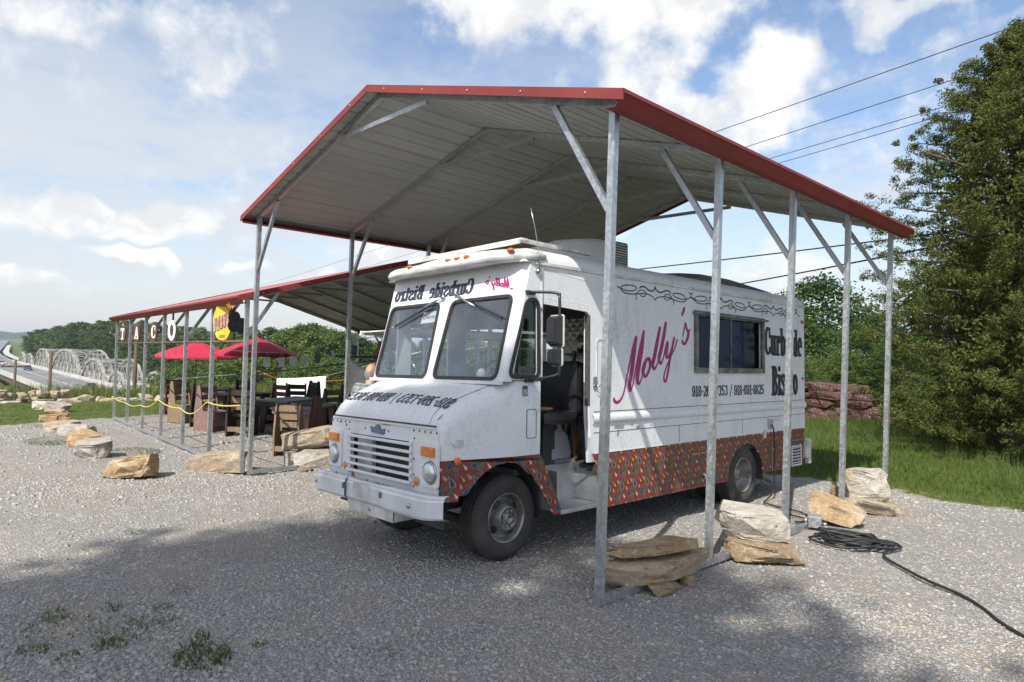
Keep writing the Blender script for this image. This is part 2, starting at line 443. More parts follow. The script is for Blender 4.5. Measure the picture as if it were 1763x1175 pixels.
def grav_mask(x, y):
    """signed metres inside the gravel lot"""
    x = np.asarray(x, float); y = np.asarray(y, float)
    yb = 6.95 + .04*x + 1.1*sstep(-3, -8, x)
    yb = np.where(x > 1.0, yb - .16*(x-1.0), yb)
    xl = -16.55 - .32*y
    return np.minimum(yb-y, x-xl)
def warp_axis(lo, hi, c0, c1, fine, grow):
    a = list(np.arange(c0, c1+1e-6, fine)); st = fine; v = a[-1]
    while v < hi: st *= grow; v += st; a.append(min(v, hi))
    st = fine; v = a[0]; b = []
    while v > lo: st *= grow; v -= st; b.append(max(v, lo))
    return np.array(b[::-1]+a)
def make_ground():
    xs = warp_axis(-4200, 2500, -18, 5, .11, 1.07); ys = warp_axis(-900, 4200, -5, 9, .11, 1.07)
    X, Y = np.meshgrid(xs, ys); Z = ground_h(X, Y)
    gm = grav_mask(X, Y)
    rs = np.random.RandomState(3)
    # small unevenness of the gravel: wheel ruts and scuffs
    near = (np.hypot(X+3, Y-1) < 24)
    ru = .012*np.sin(X*1.7+np.sin(Y*.9)*1.3)*np.cos(Y*1.3+X*.4) + .007*np.sin(X*4.1+Y*2.2)+.005*np.cos(Y*5.2-X*3.1)
    Z = Z + np.where(near, ru, 0) - .012*near
    # rise of the turf over the gravel
    Z = Z + .05*sstep(.05, -.35, gm)*near
    v = np.c_[X.ravel(), Y.ravel(), Z.ravel()]; nx, ny = len(xs), len(ys)
    i = np.arange(nx*ny).reshape(ny, nx)
    q = np.stack([i[:-1,:-1], i[:-1,1:], i[1:,1:], i[1:,:-1]], -1).reshape(-1, 4)
    me = npmesh('ground', v, quads=q, mats=[ground_mat()], smooth=True)
    at = me.attributes.new('gravel', 'FLOAT', 'POINT'); at.data.foreach_set('value', np.clip(gm, -3, 3).ravel().astype(np.float32))
    return struct(mkobj('ground', me))
def ground_mat():
    m, g, b = newmat('gravel_and_turf')
    o = g.n('ShaderNodeTexCoord').outputs['Object']
    at = g.n('ShaderNodeAttribute', attribute_name='gravel').outputs['Fac']
    # gravel
    v1 = g.n('ShaderNodeTexVoronoi', {'Vector': o, 'Scale': 75.0, 'Randomness': 1.0})
    v2 = g.n('ShaderNodeTexVoronoi', {'Vector': o, 'Scale': 38.0, 'Randomness': 1.0})
    pick = g.math('GREATER_THAN', g.noise(o, 9.0, 3), .53)
    col = g.mix(pick, v1.outputs['Color'], v2.outputs['Color']); s = g.n('ShaderNodeSeparateColor', {0: col})
    dist = g.math('ADD', g.math('MULTIPLY', v1.outputs['Distance'], g.math('SUBTRACT', 1.0, pick)), g.math('MULTIPLY', v2.outputs['Distance'], pick))
    stone = g.ramp(s.outputs[0], [(0, (.22, .212, .20)), (.35, (.30, .291, .275)), (.75, (.38, .369, .35)), (1, (.48, .465, .44))])
    stone = g.mix(g.math('GREATER_THAN', s.outputs[1], .93), stone, (.34, .25, .16, 1))
    big = g.noise(o, .55, 6, .62); med = g.noise(o, 2.3, 6, .65)
    dirt = g.smooth(g.math('ADD', big, g.math('MULTIPLY', med, .5)), .70, .98)
    stone = g.mix(g.math('MULTIPLY', dirt, .70), stone, (.40, .345, .28, 1))
    gap = g.smooth(dist, .30, .62)
    stone = g.mix(g.math('MULTIPLY', gap, .42), stone, (.14, .132, .12, 1))  # shade between the stones put into the colour
    # turf
    gn = g.noise(o, 3.5, 7, .7); gf = g.noise(o, 40, 5, .7)
    turf = g.ramp(g.math('ADD', g.math('MULTIPLY', gn, .6), g.math('MULTIPLY', gf, .45)), [(.30, (.045, .062, .016)), (.55, (.085, .115, .026)), (.8, (.145, .155, .05))])
    bare = g.smooth(g.noise(o, 1.1, 5, .6), .60, .74)
    turf = g.mix(g.math('MULTIPLY', bare, .5), turf, (.23, .17, .10, 1))
    e = g.math('ADD', at, g.math('MULTIPLY', g.math('SUBTRACT', g.noise(o, 3.0, 7, .72), .5), .9))
    mk = g.smooth(e, -.07, .09)
    # turf patches creeping into the lot
    c = g.mix(mk, turf, stone)
    g.nt.links.new(c, b.inputs['Base Color']); b.inputs['Roughness'].default_value = .92; setin(b, 'Specular IOR Level', .15)
    h = g.math('ADD', g.math('MULTIPLY', g.math('SUBTRACT', 1.0, dist), 1.0), g.math('MULTIPLY', g.noise(o, 120, 4), .3))
    g.nt.links.new(g.bump(h, .9, .016), b.inputs['Normal'])
    return m
ground = make_ground()

# ---------------------------------------------------------------- carports
def strip_panel(sec, y0, y1, name, parent, th=.004):
    """roof sheet: cross-section polyline (x,z) drawn out along y; top red, underside grey"""
    mb = MB(); n = len(sec)
    top = [(x, y, z) for y in (y0, y1) for (x, z) in sec]; bot = [(x, y, z-th) for y in (y0, y1) for (x, z) in sec]
    mb.add(top, [(i, i+1, n+i+1, n+i) for i in range(n-1)], 0)
    mb.add(bot, [(i, n+i, n+i+1, i+1) for i in range(n-1)], 1)
    mb.add([top[0], top[n], bot[n], bot[0]], [(0,1,2,3)], 0); mb.add([top[n-1], bot[n-1], bot[2*n-1], top[2*n-1]], [(0,1,2,3)], 0)
    mb.add(top[:n]+bot[:n], [(i, n+i, n+i+1, i+1) for i in range(n-1)], 0)
    mb.add(top[n:]+bot[n:], [(i, i+1, n+i+1, n+i) for i in range(n-1)], 0)
    return mb.obj(name, [MT['rooftop'], MT['roofunder']], parent, fix=False)
def carport(root, w, n, s, zr, pitch, ohs, ohf, ohb, t=.057, br=(.62, .93), pk=.87, zb=None, drop=.08):
    """local frame: posts along x=0 and x=-w, frames along +y; zr: roof top height at the ridge"""
    g_, cx = MT['galv'], -w/2
    top = lambda x: zr-pitch*abs(x-cx)
    zb = zb or (lambda x, i: 0.0)
    L = (n-1)*s + t
    for sx in (0, -w):                                     # base rails
        a = sx-t if sx == 0 else sx
        MB().box((a, 0, zb(sx, 0)), (a+t, L, zb(sx, 0)+t)).obj('base_rail', g_, root)
    for i in range(n):
        y = i*s; yc = y+t/2
        for sx in (0, -w):
            a = sx-t if sx == 0 else sx
            ztop = top(a+t/2)-.028-t
            p = MB().box((a, y+.001, zb(sx, i)+t+.001), (a+t, y+t-.001, ztop)).obj('post', g_, root)
            sg = -1 if sx == 0 else 1; xi = a+t/2
            lo = Vector((xi+sg*t*.35, yc, ztop-.79-(.0))); hi = Vector((xi+sg*br[0], yc, top(xi+sg*br[0])-.028-t-.005))
            lo.z = hi.z-br[1]
            MB().bar(lo, hi, .05, .042, (0,1,0)).obj('knee_brace', g_, root)
        for sg in (-1, 1):                                 # rafters, butted at the ridge
            e = Vector((cx+sg*(w/2+.05), yc, top(cx+sg*(w/2+.05))-.028-t/2)); r_ = Vector((cx+sg*.004, yc, top(cx)-.028-t/2))
            MB().bar(e, r_, t-.003, t-.003, (0,1,0)).obj('rafter', g_, root)
        zp = top(cx+pk)-.028-t-.012
        MB().bar((cx-pk, yc, zp), (cx+pk, yc, zp-.006), .05, .038, (0,1,0)).obj('peak_brace', g_, root)
    y0, y1 = -ohf, L+ohb
    half = w/2+ohs; npan = max(3, round(half/.9))
    for sg in (-1, 1):
        for k in range(npan):
            d0, d1 = half*k/npan, half*(k+1)/npan; pts = []
            m = 4; step = (d1-d0)/m
            for j in range(m):
                b_ = d0+j*step
                for (dd, hh) in ((0, .0), (.012, .017), (.040, .017), (.052, 0), (step*.5-.012, 0), (step*.5, .005), (step*.5+.025, .005), (step*.5+.037, 0)):
                    if b_+dd < d1-.001: pts.append((b_+dd, hh))
            pts.append((d1, 0)); lap = -.004 if k else 0
            sec = [(cx+sg*d, zr-pitch*d-.018+h-(.003 if (k % 2) else 0)) for (d, h) in pts]
            if sg < 0: sec = sec[::-1]
            strip_panel(sec, y0+.004, y1-.004, 'roof_panel', root)
        # eave trim: face, lip and soffit return
        xe = cx+sg*half; ze = top(xe)
        pr = [(xe+sg*.006, ze+.004), (xe+sg*.008, ze-.022), (xe-sg*.012, ze-.03), (xe-sg*.075, ze-drop-.022), (xe-sg*.17, ze-drop-.030+.15*pitch*.4)]
        pr2 = [(x-sg*.003, z+.004) for (x, z) in pr]
        mb = MB(); k = len(pr)
        vs = [(x, y, z) for y in (y0-.008, y1+.008) for (x, z) in pr+pr2]
        fs = [(i, i+1, 2*k+i+1, 2*k+i) for i in range(k-1)]+[(k+i, 3*k+i, 3*k+i+1, k+i+1) for i in range(k-1)]
        fs += [(0, 2*k, 3*k, k), (k-1, 2*k-1, 4*k-1, 3*k-1)]
        for b_ in (0, 2*k): fs += [(b_+i, b_+k+i, b_+k+i+1, b_+i+1) for i in range(k-1)]
        mb.add(vs, fs).obj('eave_trim', MT['roofred'], root)
        for (yy, d) in ((y0, -1), (y1, 1)):                # gable trim
            a = Vector((xe, yy+d*.006, ze-drop/2+.008)); b_ = Vector((cx+sg*.002, yy+d*.006, zr-drop/2+.010))
            sh = Vector((0, 0, drop/2))
            mb = MB(); o_ = Vector((0, d*.012, 0))
            mb.add([a-sh, b_-sh, b_+sh, a+sh, a-sh+o_, b_-sh+o_, b_+sh+o_, a+sh+o_],
                   [(0,1,2,3),(7,6,5,4),(0,4,5,1),(1,5,6,2),(2,6,7,3),(3,7,4,0)])
            mb.add([a+sh, b_+sh, b_+sh-o_*9, a+sh-o_*9, a+sh+Vector((0,0,.003)), b_+sh+Vector((0,0,.003)), b_+sh-o_*9+Vector((0,0,.003)), a+sh-o_*9+Vector((0,0,.003))],
                   [(0,1,2,3),(7,6,5,4),(0,4,5,1),(1,5,6,2),(2,6,7,3),(3,7,4,0)])
            gt = mb.obj('gable_trim', MT['roofred'], root)
            # screws along the trim
            for q in range(5):
                p = a.lerp(b_, .1+.2*q); MB().lathe([(.009, 0), (.009, .004), (.004, .007)] if d > 0 else [(.009, 0), (.009, -.004), (.004, -.007)], p+o_, 'y', 8).obj('screw', MT['alu'], gt)
    mb = MB()
    mb.add([(cx-.12, y0, zr+.004-.12*pitch), (cx, y0, zr+.006), (cx+.12, y0, zr+.004-.12*pitch), (cx-.12, y1, zr+.004-.12*pitch), (cx, y1, zr+.006), (cx+.12, y1, zr+.004-.12*pitch)], [(0,1,4,3),(1,2,5,4)])
    mb.obj('ridge_cap', MT['rooftop'], root)
W1 = 6.612
tall = thing('tall_carport', 'tall open carport with red trimmed metal roof and galvanised posts over the food truck', 'carport')
carport(tall, W1, 5, 1.524, 4.690, .281, .20, .15, .16, zb=lambda x, i: 0.0 if x == 0 else -.066)
AN = .0403; W2 = 6.85
lowp = thing('low_carport', 'long low red roofed dining carport hung with the TACO letters', 'carport',
             (-6.668+W2*math.sin(AN), -.075+W2*math.cos(AN), -.062), (-.0147, 0, R(90)-AN))
carport(lowp, W2, 7, 1.588, 2.590+.294*(W2/2+.12), .294, .12, .03, .22, br=(.45, .66), pk=.7)
# ---------------------------------------------------------------- lettering: a slab-serif hand-built alphabet
def _rc(x0, y0, x1, y1): return [(x0,y0),(x1,y0),(x1,y1),(x0,y1)]
def _arc(cx, cy, rx, ry, a0, a1, tw, th, n=14):
    out = []; 
    for k in range(n+1):
        a = R(a0+(a1-a0)*k/n); out.append((cx+rx*math.cos(a), cy+ry*math.sin(a)))
    for k in range(n, -1, -1):
        a = R(a0+(a1-a0)*k/n); out.append((cx+(rx-tw)*math.cos(a), cy+(ry-th)*math.sin(a)))
    return ('strip', out, n)
def _ln(pts, w):
    return ('line', pts, w)
GL = {
 'C': (.50, [_arc(.25,.5,.25,.5,55,305,.16,.09), _rc(.38,.60,.46,.97), _rc(.38,.05,.46,.30)]),
 'u': (.52, [_rc(.06,.10,.21,.72), _rc(0,.62,.21,.71), _rc(.31,.0,.46,.72), _rc(.25,.62,.46,.71), _rc(.31,0,.52,.09), _arc(.235,.20,.175,.20,180,300,.13,.10)]),
 'r': (.42, [_rc(.07,0,.22,.72), _rc(0,.62,.22,.71), _rc(0,0,.31,.09), _rc(.2,.60,.36,.72), _rc(.27,.45,.40,.70)]),
 'b': (.52, [_rc(.06,0,.21,1), _rc(0,.91,.21,1), _arc(.26,.36,.22,.37,-120,120,.15,.09)]),
 'd': (.52, [_rc(.28,0,.43,1), _rc(.20,.91,.43,1), _arc(.23,.36,.22,.37,60,300,.15,.09), _rc(.28,0,.50,.09)]),
 's': (.42, [_ln([(.36,.60),(.30,.66),(.20,.68),(.10,.63),(.08,.54),(.14,.45),(.26,.37),(.33,.28),(.33,.16),(.26,.07),(.15,.04),(.05,.10)],.12), _rc(.31,.46,.38,.72), _rc(.02,0,.09,.24)]),
 'i': (.30, [_rc(.08,0,.23,.72), _rc(0,.62,.23,.71), _rc(0,0,.30,.09), _rc(.08,.82,.23,.99)]),
 'e': (.46, [_arc(.22,.36,.22,.37,5,310,.14,.09), _rc(.08,.34,.43,.43)]),
 'B': (.54, [_rc(.06,0,.22,1), _rc(0,.91,.3,1), _rc(0,0,.3,.09), _arc(.26,.745,.21,.255,-90,90,.14,.09), _arc(.26,.26,.25,.26,-90,90,.15,.09)]),
 't': (.38, [_rc(.09,0,.24,.93), _rc(0,.62,.35,.71), _rc(.09,0,.36,.09), _rc(.29,.0,.36,.2)]),
 'o': (.46, [_arc(.22,.36,.22,.37,0,360,.145,.09,20)]),
 '9': (.46, [_arc(.21,.68,.21,.32,0,360,.13,.09,18), _rc(.28,.28,.42,.70), _arc(.21,.27,.21,.27,180,360,.14,.09), _rc(.0,.20,.13,.34)]),
 '6': (.46, [_arc(.21,.32,.21,.32,0,360,.13,.09,18), _rc(0,.30,.14,.72), _arc(.21,.73,.21,.27,0,180,.14,.09), _rc(.29,.66,.42,.80)]),
 '1': (.34, [_rc(.10,0,.24,1), _rc(0,0,.34,.09), _rc(0,.86,.24,.95)]),
 '8': (.46, [_arc(.21,.74,.19,.26,0,360,.12,.08,18), _arc(.21,.27,.21,.27,0,360,.13,.09,18)]),
 '2': (.46, [_arc(.21,.72,.21,.28,0,170,.14,.09), _ln([(.355,.70),(.34,.52),(.20,.32),(.07,.12)],.13), _rc(0,0,.42,.11), _rc(.34,.0,.42,.24)]),
 '3': (.46, [_arc(.20,.735,.21,.265,-90,165,.14,.09), _arc(.20,.27,.22,.27,-165,90,.14,.09)]),
 '5': (.46, [_rc(.04,.46,.16,1), _rc(.04,.88,.40,1), _arc(.20,.32,.22,.32,-160,115,.14,.09)]),
 '7': (.44, [_rc(0,.88,.42,1), _rc(0,.76,.08,1), _ln([(.36,.9),(.24,.5),(.17,.0)],.14)]),
 '0': (.46, [_arc(.21,.5,.21,.5,0,360,.135,.09,20)]),
 '-': (.28, [_rc(.02,.42,.22,.55)]), '/': (.44, [_ln([(.08,-.12),(.34,1.08)],.07)]), ' ': (.26, []), "'": (.2, [_rc(.05,.7,.14,1)]),
 'T': (.52, [_rc(.18,0,.33,1), _rc(0,.88,.51,1), _rc(0,.72,.08,1), _rc(.43,.72,.51,1), _rc(.09,0,.42,.1)]),
 'A': (.54, [_ln([(.08,0),(.26,1)],.11), _ln([(.26,1),(.44,0)],.14), _rc(.12,.26,.42,.36), _rc(0,0,.19,.09), _rc(.33,0,.54,.09)]),
 'O': (.50, [_arc(.25,.5,.25,.5,0,360,.15,.09,22)]),
}
def ribbon(pts, ws):
    """flat ribbon of changing width along a 2-D line -> list of quads"""
    P = [Vector(p) for p in pts]; n = len(P); L, Rr = [], []
    for i in range(n):
        t = (P[min(i+1, n-1)]-P[max(i-1, 0)]); t.normalize(); nn = Vector((-t.y, t.x))
        w = ws[i] if isinstance(ws, (list, tuple)) else ws
        L.append(P[i]+nn*w/2); Rr.append(P[i]-nn*w/2)
    return L, Rr
def text2d(mb, s, size, fn, xs=1.0, u0=0.0, v0=0.0, width=None, bold=0.0):
    """write s in the slab alphabet; fn(u, v, depth) -> 3-D point. width: fit to that width"""
    tot = sum(GL[c][0] for c in s)*size
    if width: xs = width/tot
    u = 0.0; k = 0
    for c in s:
        adv, parts = GL[c]
        for q, du in [(q, du) for q in parts for du in ((0.0, bold) if bold else (0.0,))]:
            k += 1; d = .0003*(k % 7)
            m = lambda p: fn(u0+(u+(p[0]+du)*size)*xs, v0+p[1]*size, d)
            if isinstance(q, list): mb.add([m(p) for p in q], [tuple(range(len(q)))])
            elif q[0] == 'strip':
                n = q[2]; o = q[1]; vs = [m(p) for p in o]
                mb.add(vs, [(i, i+1, 2*n+1-i-1, 2*n+1-i) for i in range(n)])
            else:
                L, Rr = ribbon(q[1], q[2]); n = len(L)
                mb.add([m(p) for p in L+Rr], [(i, i+1, n+i+1, n+i) for i in range(n-1)])
        u += adv*size
    return mb
def spl(pts, n=6):
    """Catmull-Rom through points of any dimension"""
    P = [np.array(p, float) for p in pts]; out = []
    for i in range(len(P)-1):
        a, b, c, d = P[max(i-1, 0)], P[i], P[i+1], P[min(i+2, len(P)-1)]
        for k in range(n):
            t = k/n; out.append(.5*((2*b)+(c-a)*t+(2*a-5*b+4*c-d)*t*t+(3*b-a-3*c+d)*t**3))
    out.append(P[-1]); return [tuple(p) for p in out]
def strokes(mb, lst, fn, sc=1.0):
    for k, (pts, w) in enumerate(lst):
        q = spl([(p[0], p[1], (p[2] if len(p) > 2 else w)) for p in pts], 7)
        L, Rr = ribbon([(a[0], a[1]) for a in q], [a[2]*sc for a in q]); n = len(L); d = .0003*(k % 7)
        mb.add([fn(p[0], p[1], d) for p in L+Rr], [(i, i+1, n+i+1, n+i) for i in range(n-1)])
    return mb

def paisley_mat():
    m, g, b = newmat('paisley_print'); nt = g.nt
    o = g.n('ShaderNodeTexCoord').outputs['Object']; sp = g.n('ShaderNodeSeparateXYZ', {0: o})
    TY, TZ = .345, .37
    y = g.math('ADD', g.math('MULTIPLY', sp.outputs[1], 1.62), 40*TY+.02); z = g.math('ADD', g.math('MULTIPLY', sp.outputs[2], 1.62), .11)
    y = g.math('ADD', y, g.math('MULTIPLY', g.math('FLOOR', g.math('DIVIDE', z, TZ)), .217))
    y = g.math('MODULO', y, TY); z = g.math('MODULO', z, TZ)
    col = g.mix(g.smooth(g.noise(o, 60, 4, .7), .45, .7), (.185, .021, .014, 1), (.25, .040, .024, 1))
    GR, BL, YE, CR, PU, DK, WH = (.022,.13,.05), (.02,.022,.16), (.42,.30,.03), (.36,.33,.19), (.20,.03,.10), (.025,.028,.02), (.6,.58,.55)
    drops = [ # cy, cz, angle, radius, length, curl, outline, fill, core
        (.075,.075, 18,.030,.105, 3.0, GR, GR, BL), (.245,.215, -14,.030,.105,-3.0, CR, GR, BL), (.165,.045, 30,.021,.080, 3.5, CR, DK, GR),
        (.060,.255,-28,.022,.085,-3.5, DK, DK, YE), (.300,.045,-25,.017,.060,-4.0, CR, DK, WH), (.155,.175, 60,.016,.060, 4.0, GR, PU, GR),
        (.310,.330,-18,.020,.080, 3.0, PU, GR, PU), (.150,.290,-35,.018,.065,-4.0, CR, DK, CR), (.225,.120, 12,.020,.078, 3.0, DK, GR, GR),
        (.020,.170,-20,.015,.058,-4.0, CR, PU, CR), (.230,.330, 40,.015,.055, 4.0, BL, BL, GR)]
    for (cy, cz, an, r, L, k, c1, c2, c3) in drops:
        r *= 1.6; L *= 1.25; k *= .7
        a = R(an); dy = g.math('SUBTRACT', y, cy); dz = g.math('SUBTRACT', z, cz)
        u = g.math('SUBTRACT', g.math('MULTIPLY', dy, math.cos(a)), g.math('MULTIPLY', dz, math.sin(a)))
        v = g.math('ADD', g.math('MULTIPLY', dy, math.sin(a)), g.math('MULTIPLY', dz, math.cos(a)))
        vp = g.math('MAXIMUM', v, 0.0)
        u = g.math('SUBTRACT', u, g.math('MULTIPLY', g.math('MULTIPLY', vp, vp), k))
        s = g.math('MAXIMUM', g.math('SUBTRACT', 1.0, g.math('DIVIDE', vp, L)), .001)
        e = g.math('DIVIDE', u, g.math('MULTIPLY', s, r)); f = g.math('DIVIDE', g.math('MINIMUM', v, 0.0), r)
        q = g.math('ADD', g.math('MULTIPLY', e, e), g.math('MULTIPLY', f, f))
        q = g.math('ADD', q, g.math('MULTIPLY', g.math('GREATER_THAN', v, L*.93), 9.0))
        col = g.mix(g.math('LESS_THAN', q, 1.0), col, c4(c1))
        col = g.mix(g.math('LESS_THAN', g.math('ADD', q, g.math('MULTIPLY', vp, 1.6)), .74), col, c4(c2))
        col = g.mix(g.math('LESS_THAN', g.math('ADD', q, g.math('MULTIPLY', vp, 3.0)), .30), col, c4(c3))
    # tiny dots scattered between the drops
    vo = g.n('ShaderNodeTexVoronoi', {'Vector': o, 'Scale': 34.0})
    col = g.mix(g.math('MULTIPLY', g.math('LESS_THAN', vo.outputs['Distance'], .13), g.math('GREATER_THAN', g.noise(o, 11, 2), .5)), col, (.15, .09, .05, 1))
    nt.links.new(col, b.inputs['Base Color']); b.inputs['Roughness'].default_value = .42
    nt.links.new(g.bump(g.noise(o, 3, 3), .1, .02), b.inputs['Normal']); return m
MT['paisley'] = paisley_mat()
MT['glass'] = glass('windscreen_glass', (.86, .89, .90), (.92, .95, 1), .015, .075, .07)
MT['darkglass'] = glass('quarter_glass', (.5, .55, .53), (.9, .95, 1), .02, .04)
MT['blueglass'] = glass('dark_side_glass', (.5, .55, .65), (.28, .31, .40), .06, .02)
MT['blueblind'] = pbr('blue_blind', (.055, .062, .135), .7, 0, .15, 3)
MT['windowframe'] = pbr('weathered_window_frame', (.10, .10, .09), .55, .3, .4, 8, .2, 50, col2=(.22, .22, .20))
MT['rust'] = pbr('rust', (.36, .15, .03), .9, 0, .3, 30)
MT['badge'] = pbr('blue_grey_badge', (.12, .16, .24), .4, .2, .2, 12)
MT['paper'] = pbr('white_paper', (.72, .72, .70), .8, 0, .04, 5)
MT['seam'] = pbr('dark_seam', (.06, .055, .05), .8, 0, .3, 20)
MT['diamond'] = None

MT['visor'] = pbr('weathered_visor_paint', (.46, .45, .42), .5, 0, .3, 7, .15, 30, col2=(.66, .66, .65), stretch=(.5, 1, 3))
MT['bumperwhite'] = pbr('worn_bumper_paint', (.56, .57, .58), .45, .1, .10, 3, .1, 20, col2=(.66, .67, .68))
TH = 1.075
truck = thing('food_truck', 'white step van food truck with paisley skirt and pink lettering parked under the tall carport', 'food truck',
              (-1.0-TH*math.cos(R(2)), 0, -TH*math.sin(R(2))), (0, R(-2), 0))
def build_truck():
    T = truck; wh = MT['white']
    xf = lambda x: (lambda u, v, d: (x+d, u, v))            # right-hand side plane: u = y, v = z
    # --- right side wall with its openings
    qwin = roundpoly([(.015,1.635),(.345,1.635),(.335,2.30),(.215,2.30)], [.06,.05,.07,.07])
    swin = [(2.96,1.72),(4.555,1.72),(4.555,2.345),(2.96,2.345)]
    outer = [(1.135,.885),(5.885,.885),(5.885,2.64),(.255,2.64),(.005,1.60),(.385,1.60),(.385,2.275),(.42,2.283),(1.02,2.25),(1.052,2.22),(1.052,1.35),(1.075,1.05)]
    MB().prism(outer, [qwin, swin], TH-.03, TH, lambda u, v, d: (d, u, v)).obj('side_panel', wh, T)
    q = MB().prism(inset(qwin, .026), [inset(qwin, -.004)], TH-.002, TH+.014, lambda u, v, d: (d, u, v)).obj('quarter_window', MT['gasket'], T)
    MB().prism(qwin, [], TH-.018, TH-.012, lambda u, v, d: (d, u, v)).obj('pane', MT['darkglass'], q)
    # left wall with the open serving hatch
    hatch = [(1.25,1.25),(3.6,1.25),(3.6,2.2),(1.25,2.2)]; ldoor = [(.45,1.35),(.98,1.35),(.98,2.2),(.45,2.2)]
    outl = [(.30,.885),(5.885,.885),(5.885,2.64),(.255,2.64),(.005,1.60),(.30,1.60)]
    MB().prism(outl, [hatch, ldoor, roundpoly([(.03,1.635),(.27,1.635),(.28,2.30),(.215,2.30)], .05)], -TH, -TH+.03, lambda u, v, d: (d, u, v)).obj('side_panel', wh, T)
    # --- service window on the right side
    w = MB().prism(inset(swin, .05), [inset(swin, -.012)], TH-.004, TH+.028, lambda u, v, d: (d, u, v)).obj('service_window', MT['windowframe'], T)
    MB().box((TH+.004, 2.88, 2.352), (TH+.062, 4.645, 2.376)).obj('rain_hood', MT['windowframe'], w)
    MB().box((TH-.026, 2.96, 1.72), (TH-.02, 3.80, 2.345)).obj('pane', MT['blueglass'], w)
    MB().box((TH-.036, 3.79, 1.72), (TH-.030, 4.555, 2.345)).obj('pane', MT['blueglass'], w)
    MB().box((TH-.034, 3.785, 1.72), (TH-.016, 3.81, 2.345)).obj('mullion', MT['windowframe'], w)
    MB().box((TH-.10, 2.93, 1.68), (TH-.09, 4.30, 2.38)).obj('blind', MT['blueblind'], w)
    # --- rub rail, seams and rivets
    rl = []
    for y in (1.10, 5.88): rl.append([(TH+.001,y,1.172),(TH+.016,y,1.178),(TH+.026,y,1.20),(TH+.028,y,1.22),(TH+.026,y,1.24),(TH+.014,y,1.26),(TH+.001,y,1.266)])
    MB().grid(rl).obj('rub_rail', wh, T, fix=False)
    MB().box((TH+.001, 1.12, 1.286), (TH+.003, 5.87, 1.292)).obj('panel_seam', MT['seam'], T)
    MB().box((TH+.001, 1.12, 1.085), (TH+.003, 5.87, 1.090)).obj('panel_seam', MT['seam'], T)
    MB().box((TH+.001, 1.13, .884), (TH+.006, 5.886, .890)).obj('panel_seam', MT['dirtwhite'], T)
    MB().box((TH-.001, .30, 2.628), (TH+.020, 5.89, 2.655)).obj('drip_rail', MT['dirtwhite'], T)
    MB().box((-TH-.020, .30, 2.628), (-TH+.001, 5.89, 2.655)).obj('drip_rail', MT['dirtwhite'], T)
    MB().box((TH+.001, .385, 1.60), (TH+.010, .400, 2.64)).obj('panel_seam', MT['dirtwhite'], T)
    for (sy, sz) in ((4.03,1.0),(2.6,1.0)): MB().box((TH+.001, sy, .90), (TH+.0025, sy+.005, 1.085)).obj('panel_seam', MT['seam'], T)
    rv = MB()
    for k in range(26): rv.lathe([(.007,0),(.006,.003),(.0,.005)], (TH, .42+.023*k, 2.60-.002*k), 'x', 6)
    for k in range(90): rv.lathe([(.006,0),(.005,.003),(.0,.005)], (TH, 1.2+.052*k, 2.605), 'x', 6)
    for k in range(40): rv.lathe([(.006,0),(.005,.003),(.0,.005)], (TH, .365, 1.0+.04*k if k < 14 else 1.62+.025*(k-14)), 'x', 6)
    for k in range(12): rv.lathe([(.006,0),(.005,.003),(.0,.005)], (TH, .46+.05*k, 2.34-.002*k), 'x', 6)
    stuff(rv.obj('rivet', wh, T))
    # --- roof: rounded shoulders and a shallow dome
    rows = []
    sec = [(TH+.006,2.642),(TH+.004,2.69),(TH-.02,2.735),(TH-.075,2.772),(TH-.17,2.80),(.62,2.835),(.3,2.86),(0,2.868)]
    sec = sec+[(-x, z) for (x, z) in sec[:-1][::-1]]
    for (y, k) in ((.16,.0),(.20,.55),(.27,.86),(.36,1),(2,1),(4,1),(5.80,1),(5.87,.8),(5.89,.0)):
        rows.append([(x*(1 if y > .3 else .995), y, 2.64+(z-2.64)*k) for (x, z) in sec])
    MB().grid(rows).obj('roof', wh, T)
    MB().box((-TH+.03, 5.855, .40), (TH-.03, 5.884, 2.66)).obj('rear_panel', wh, T)
    # --- front visor roll with rounded ends
    path = [(-TH-.004,.42,2.70),(-TH+.012,.27,2.697),(-TH+.09,.165,2.694),(-.80,.105,2.692),(-.4,.085,2.692),(0,.08,2.692),(.4,.085,2.692),(.80,.105,2.692),(TH-.09,.165,2.694),(TH-.012,.27,2.697),(TH+.004,.42,2.70)]
    path = spl(path, 4); m = len(path)
    vz = MB().tube(path, [.024+.036*min(1, 1.9*min(i, m-1-i)/(m*.22)) for i in range(m)], 16); vz.v = [(p[0], p[1] if p[2] < 2.70 else p[1]+(p[2]-2.70)*.35, 2.694+(p[2]-2.694)*(1.12 if p[2] > 2.694 else .9)) for p in vz.v]; vz.obj('visor', MT['visor'], T)
    for k, x in enumerate((-.50, .15, .29, .43, .985)):
        l = MB(); bm = bmesh.new(); bmesh.ops.create_uvsphere(bm, u_segments=12, v_segments=8, radius=1)
        l.bm(bm, 0, True, Matrix.Translation((x, .045+(.045 if abs(x) > .9 else 0), 2.738)) @ Matrix.Diagonal((.040, .028, .018, 1)))
        l.obj('marker_light', MT['orange'], T)
    # --- windscreen panel, leaning back
    wy = lambda z: -.055+(z-1.585)*.268
    pl = lambda u, v, d: (u, wy(v)+d, v)
    wR = roundpoly([(.065,1.61),(.965,1.61),(.960,2.345),(.105,2.345)], .075, 5); wL = [(-a, b) for (a, b) in wR[::-1]]
    MB().prism([(-.985,1.585),(.985,1.585),(.985,2.655),(-.985,2.655)], [wR, wL], 0, .03, pl).obj('windscreen_panel', wh, T)
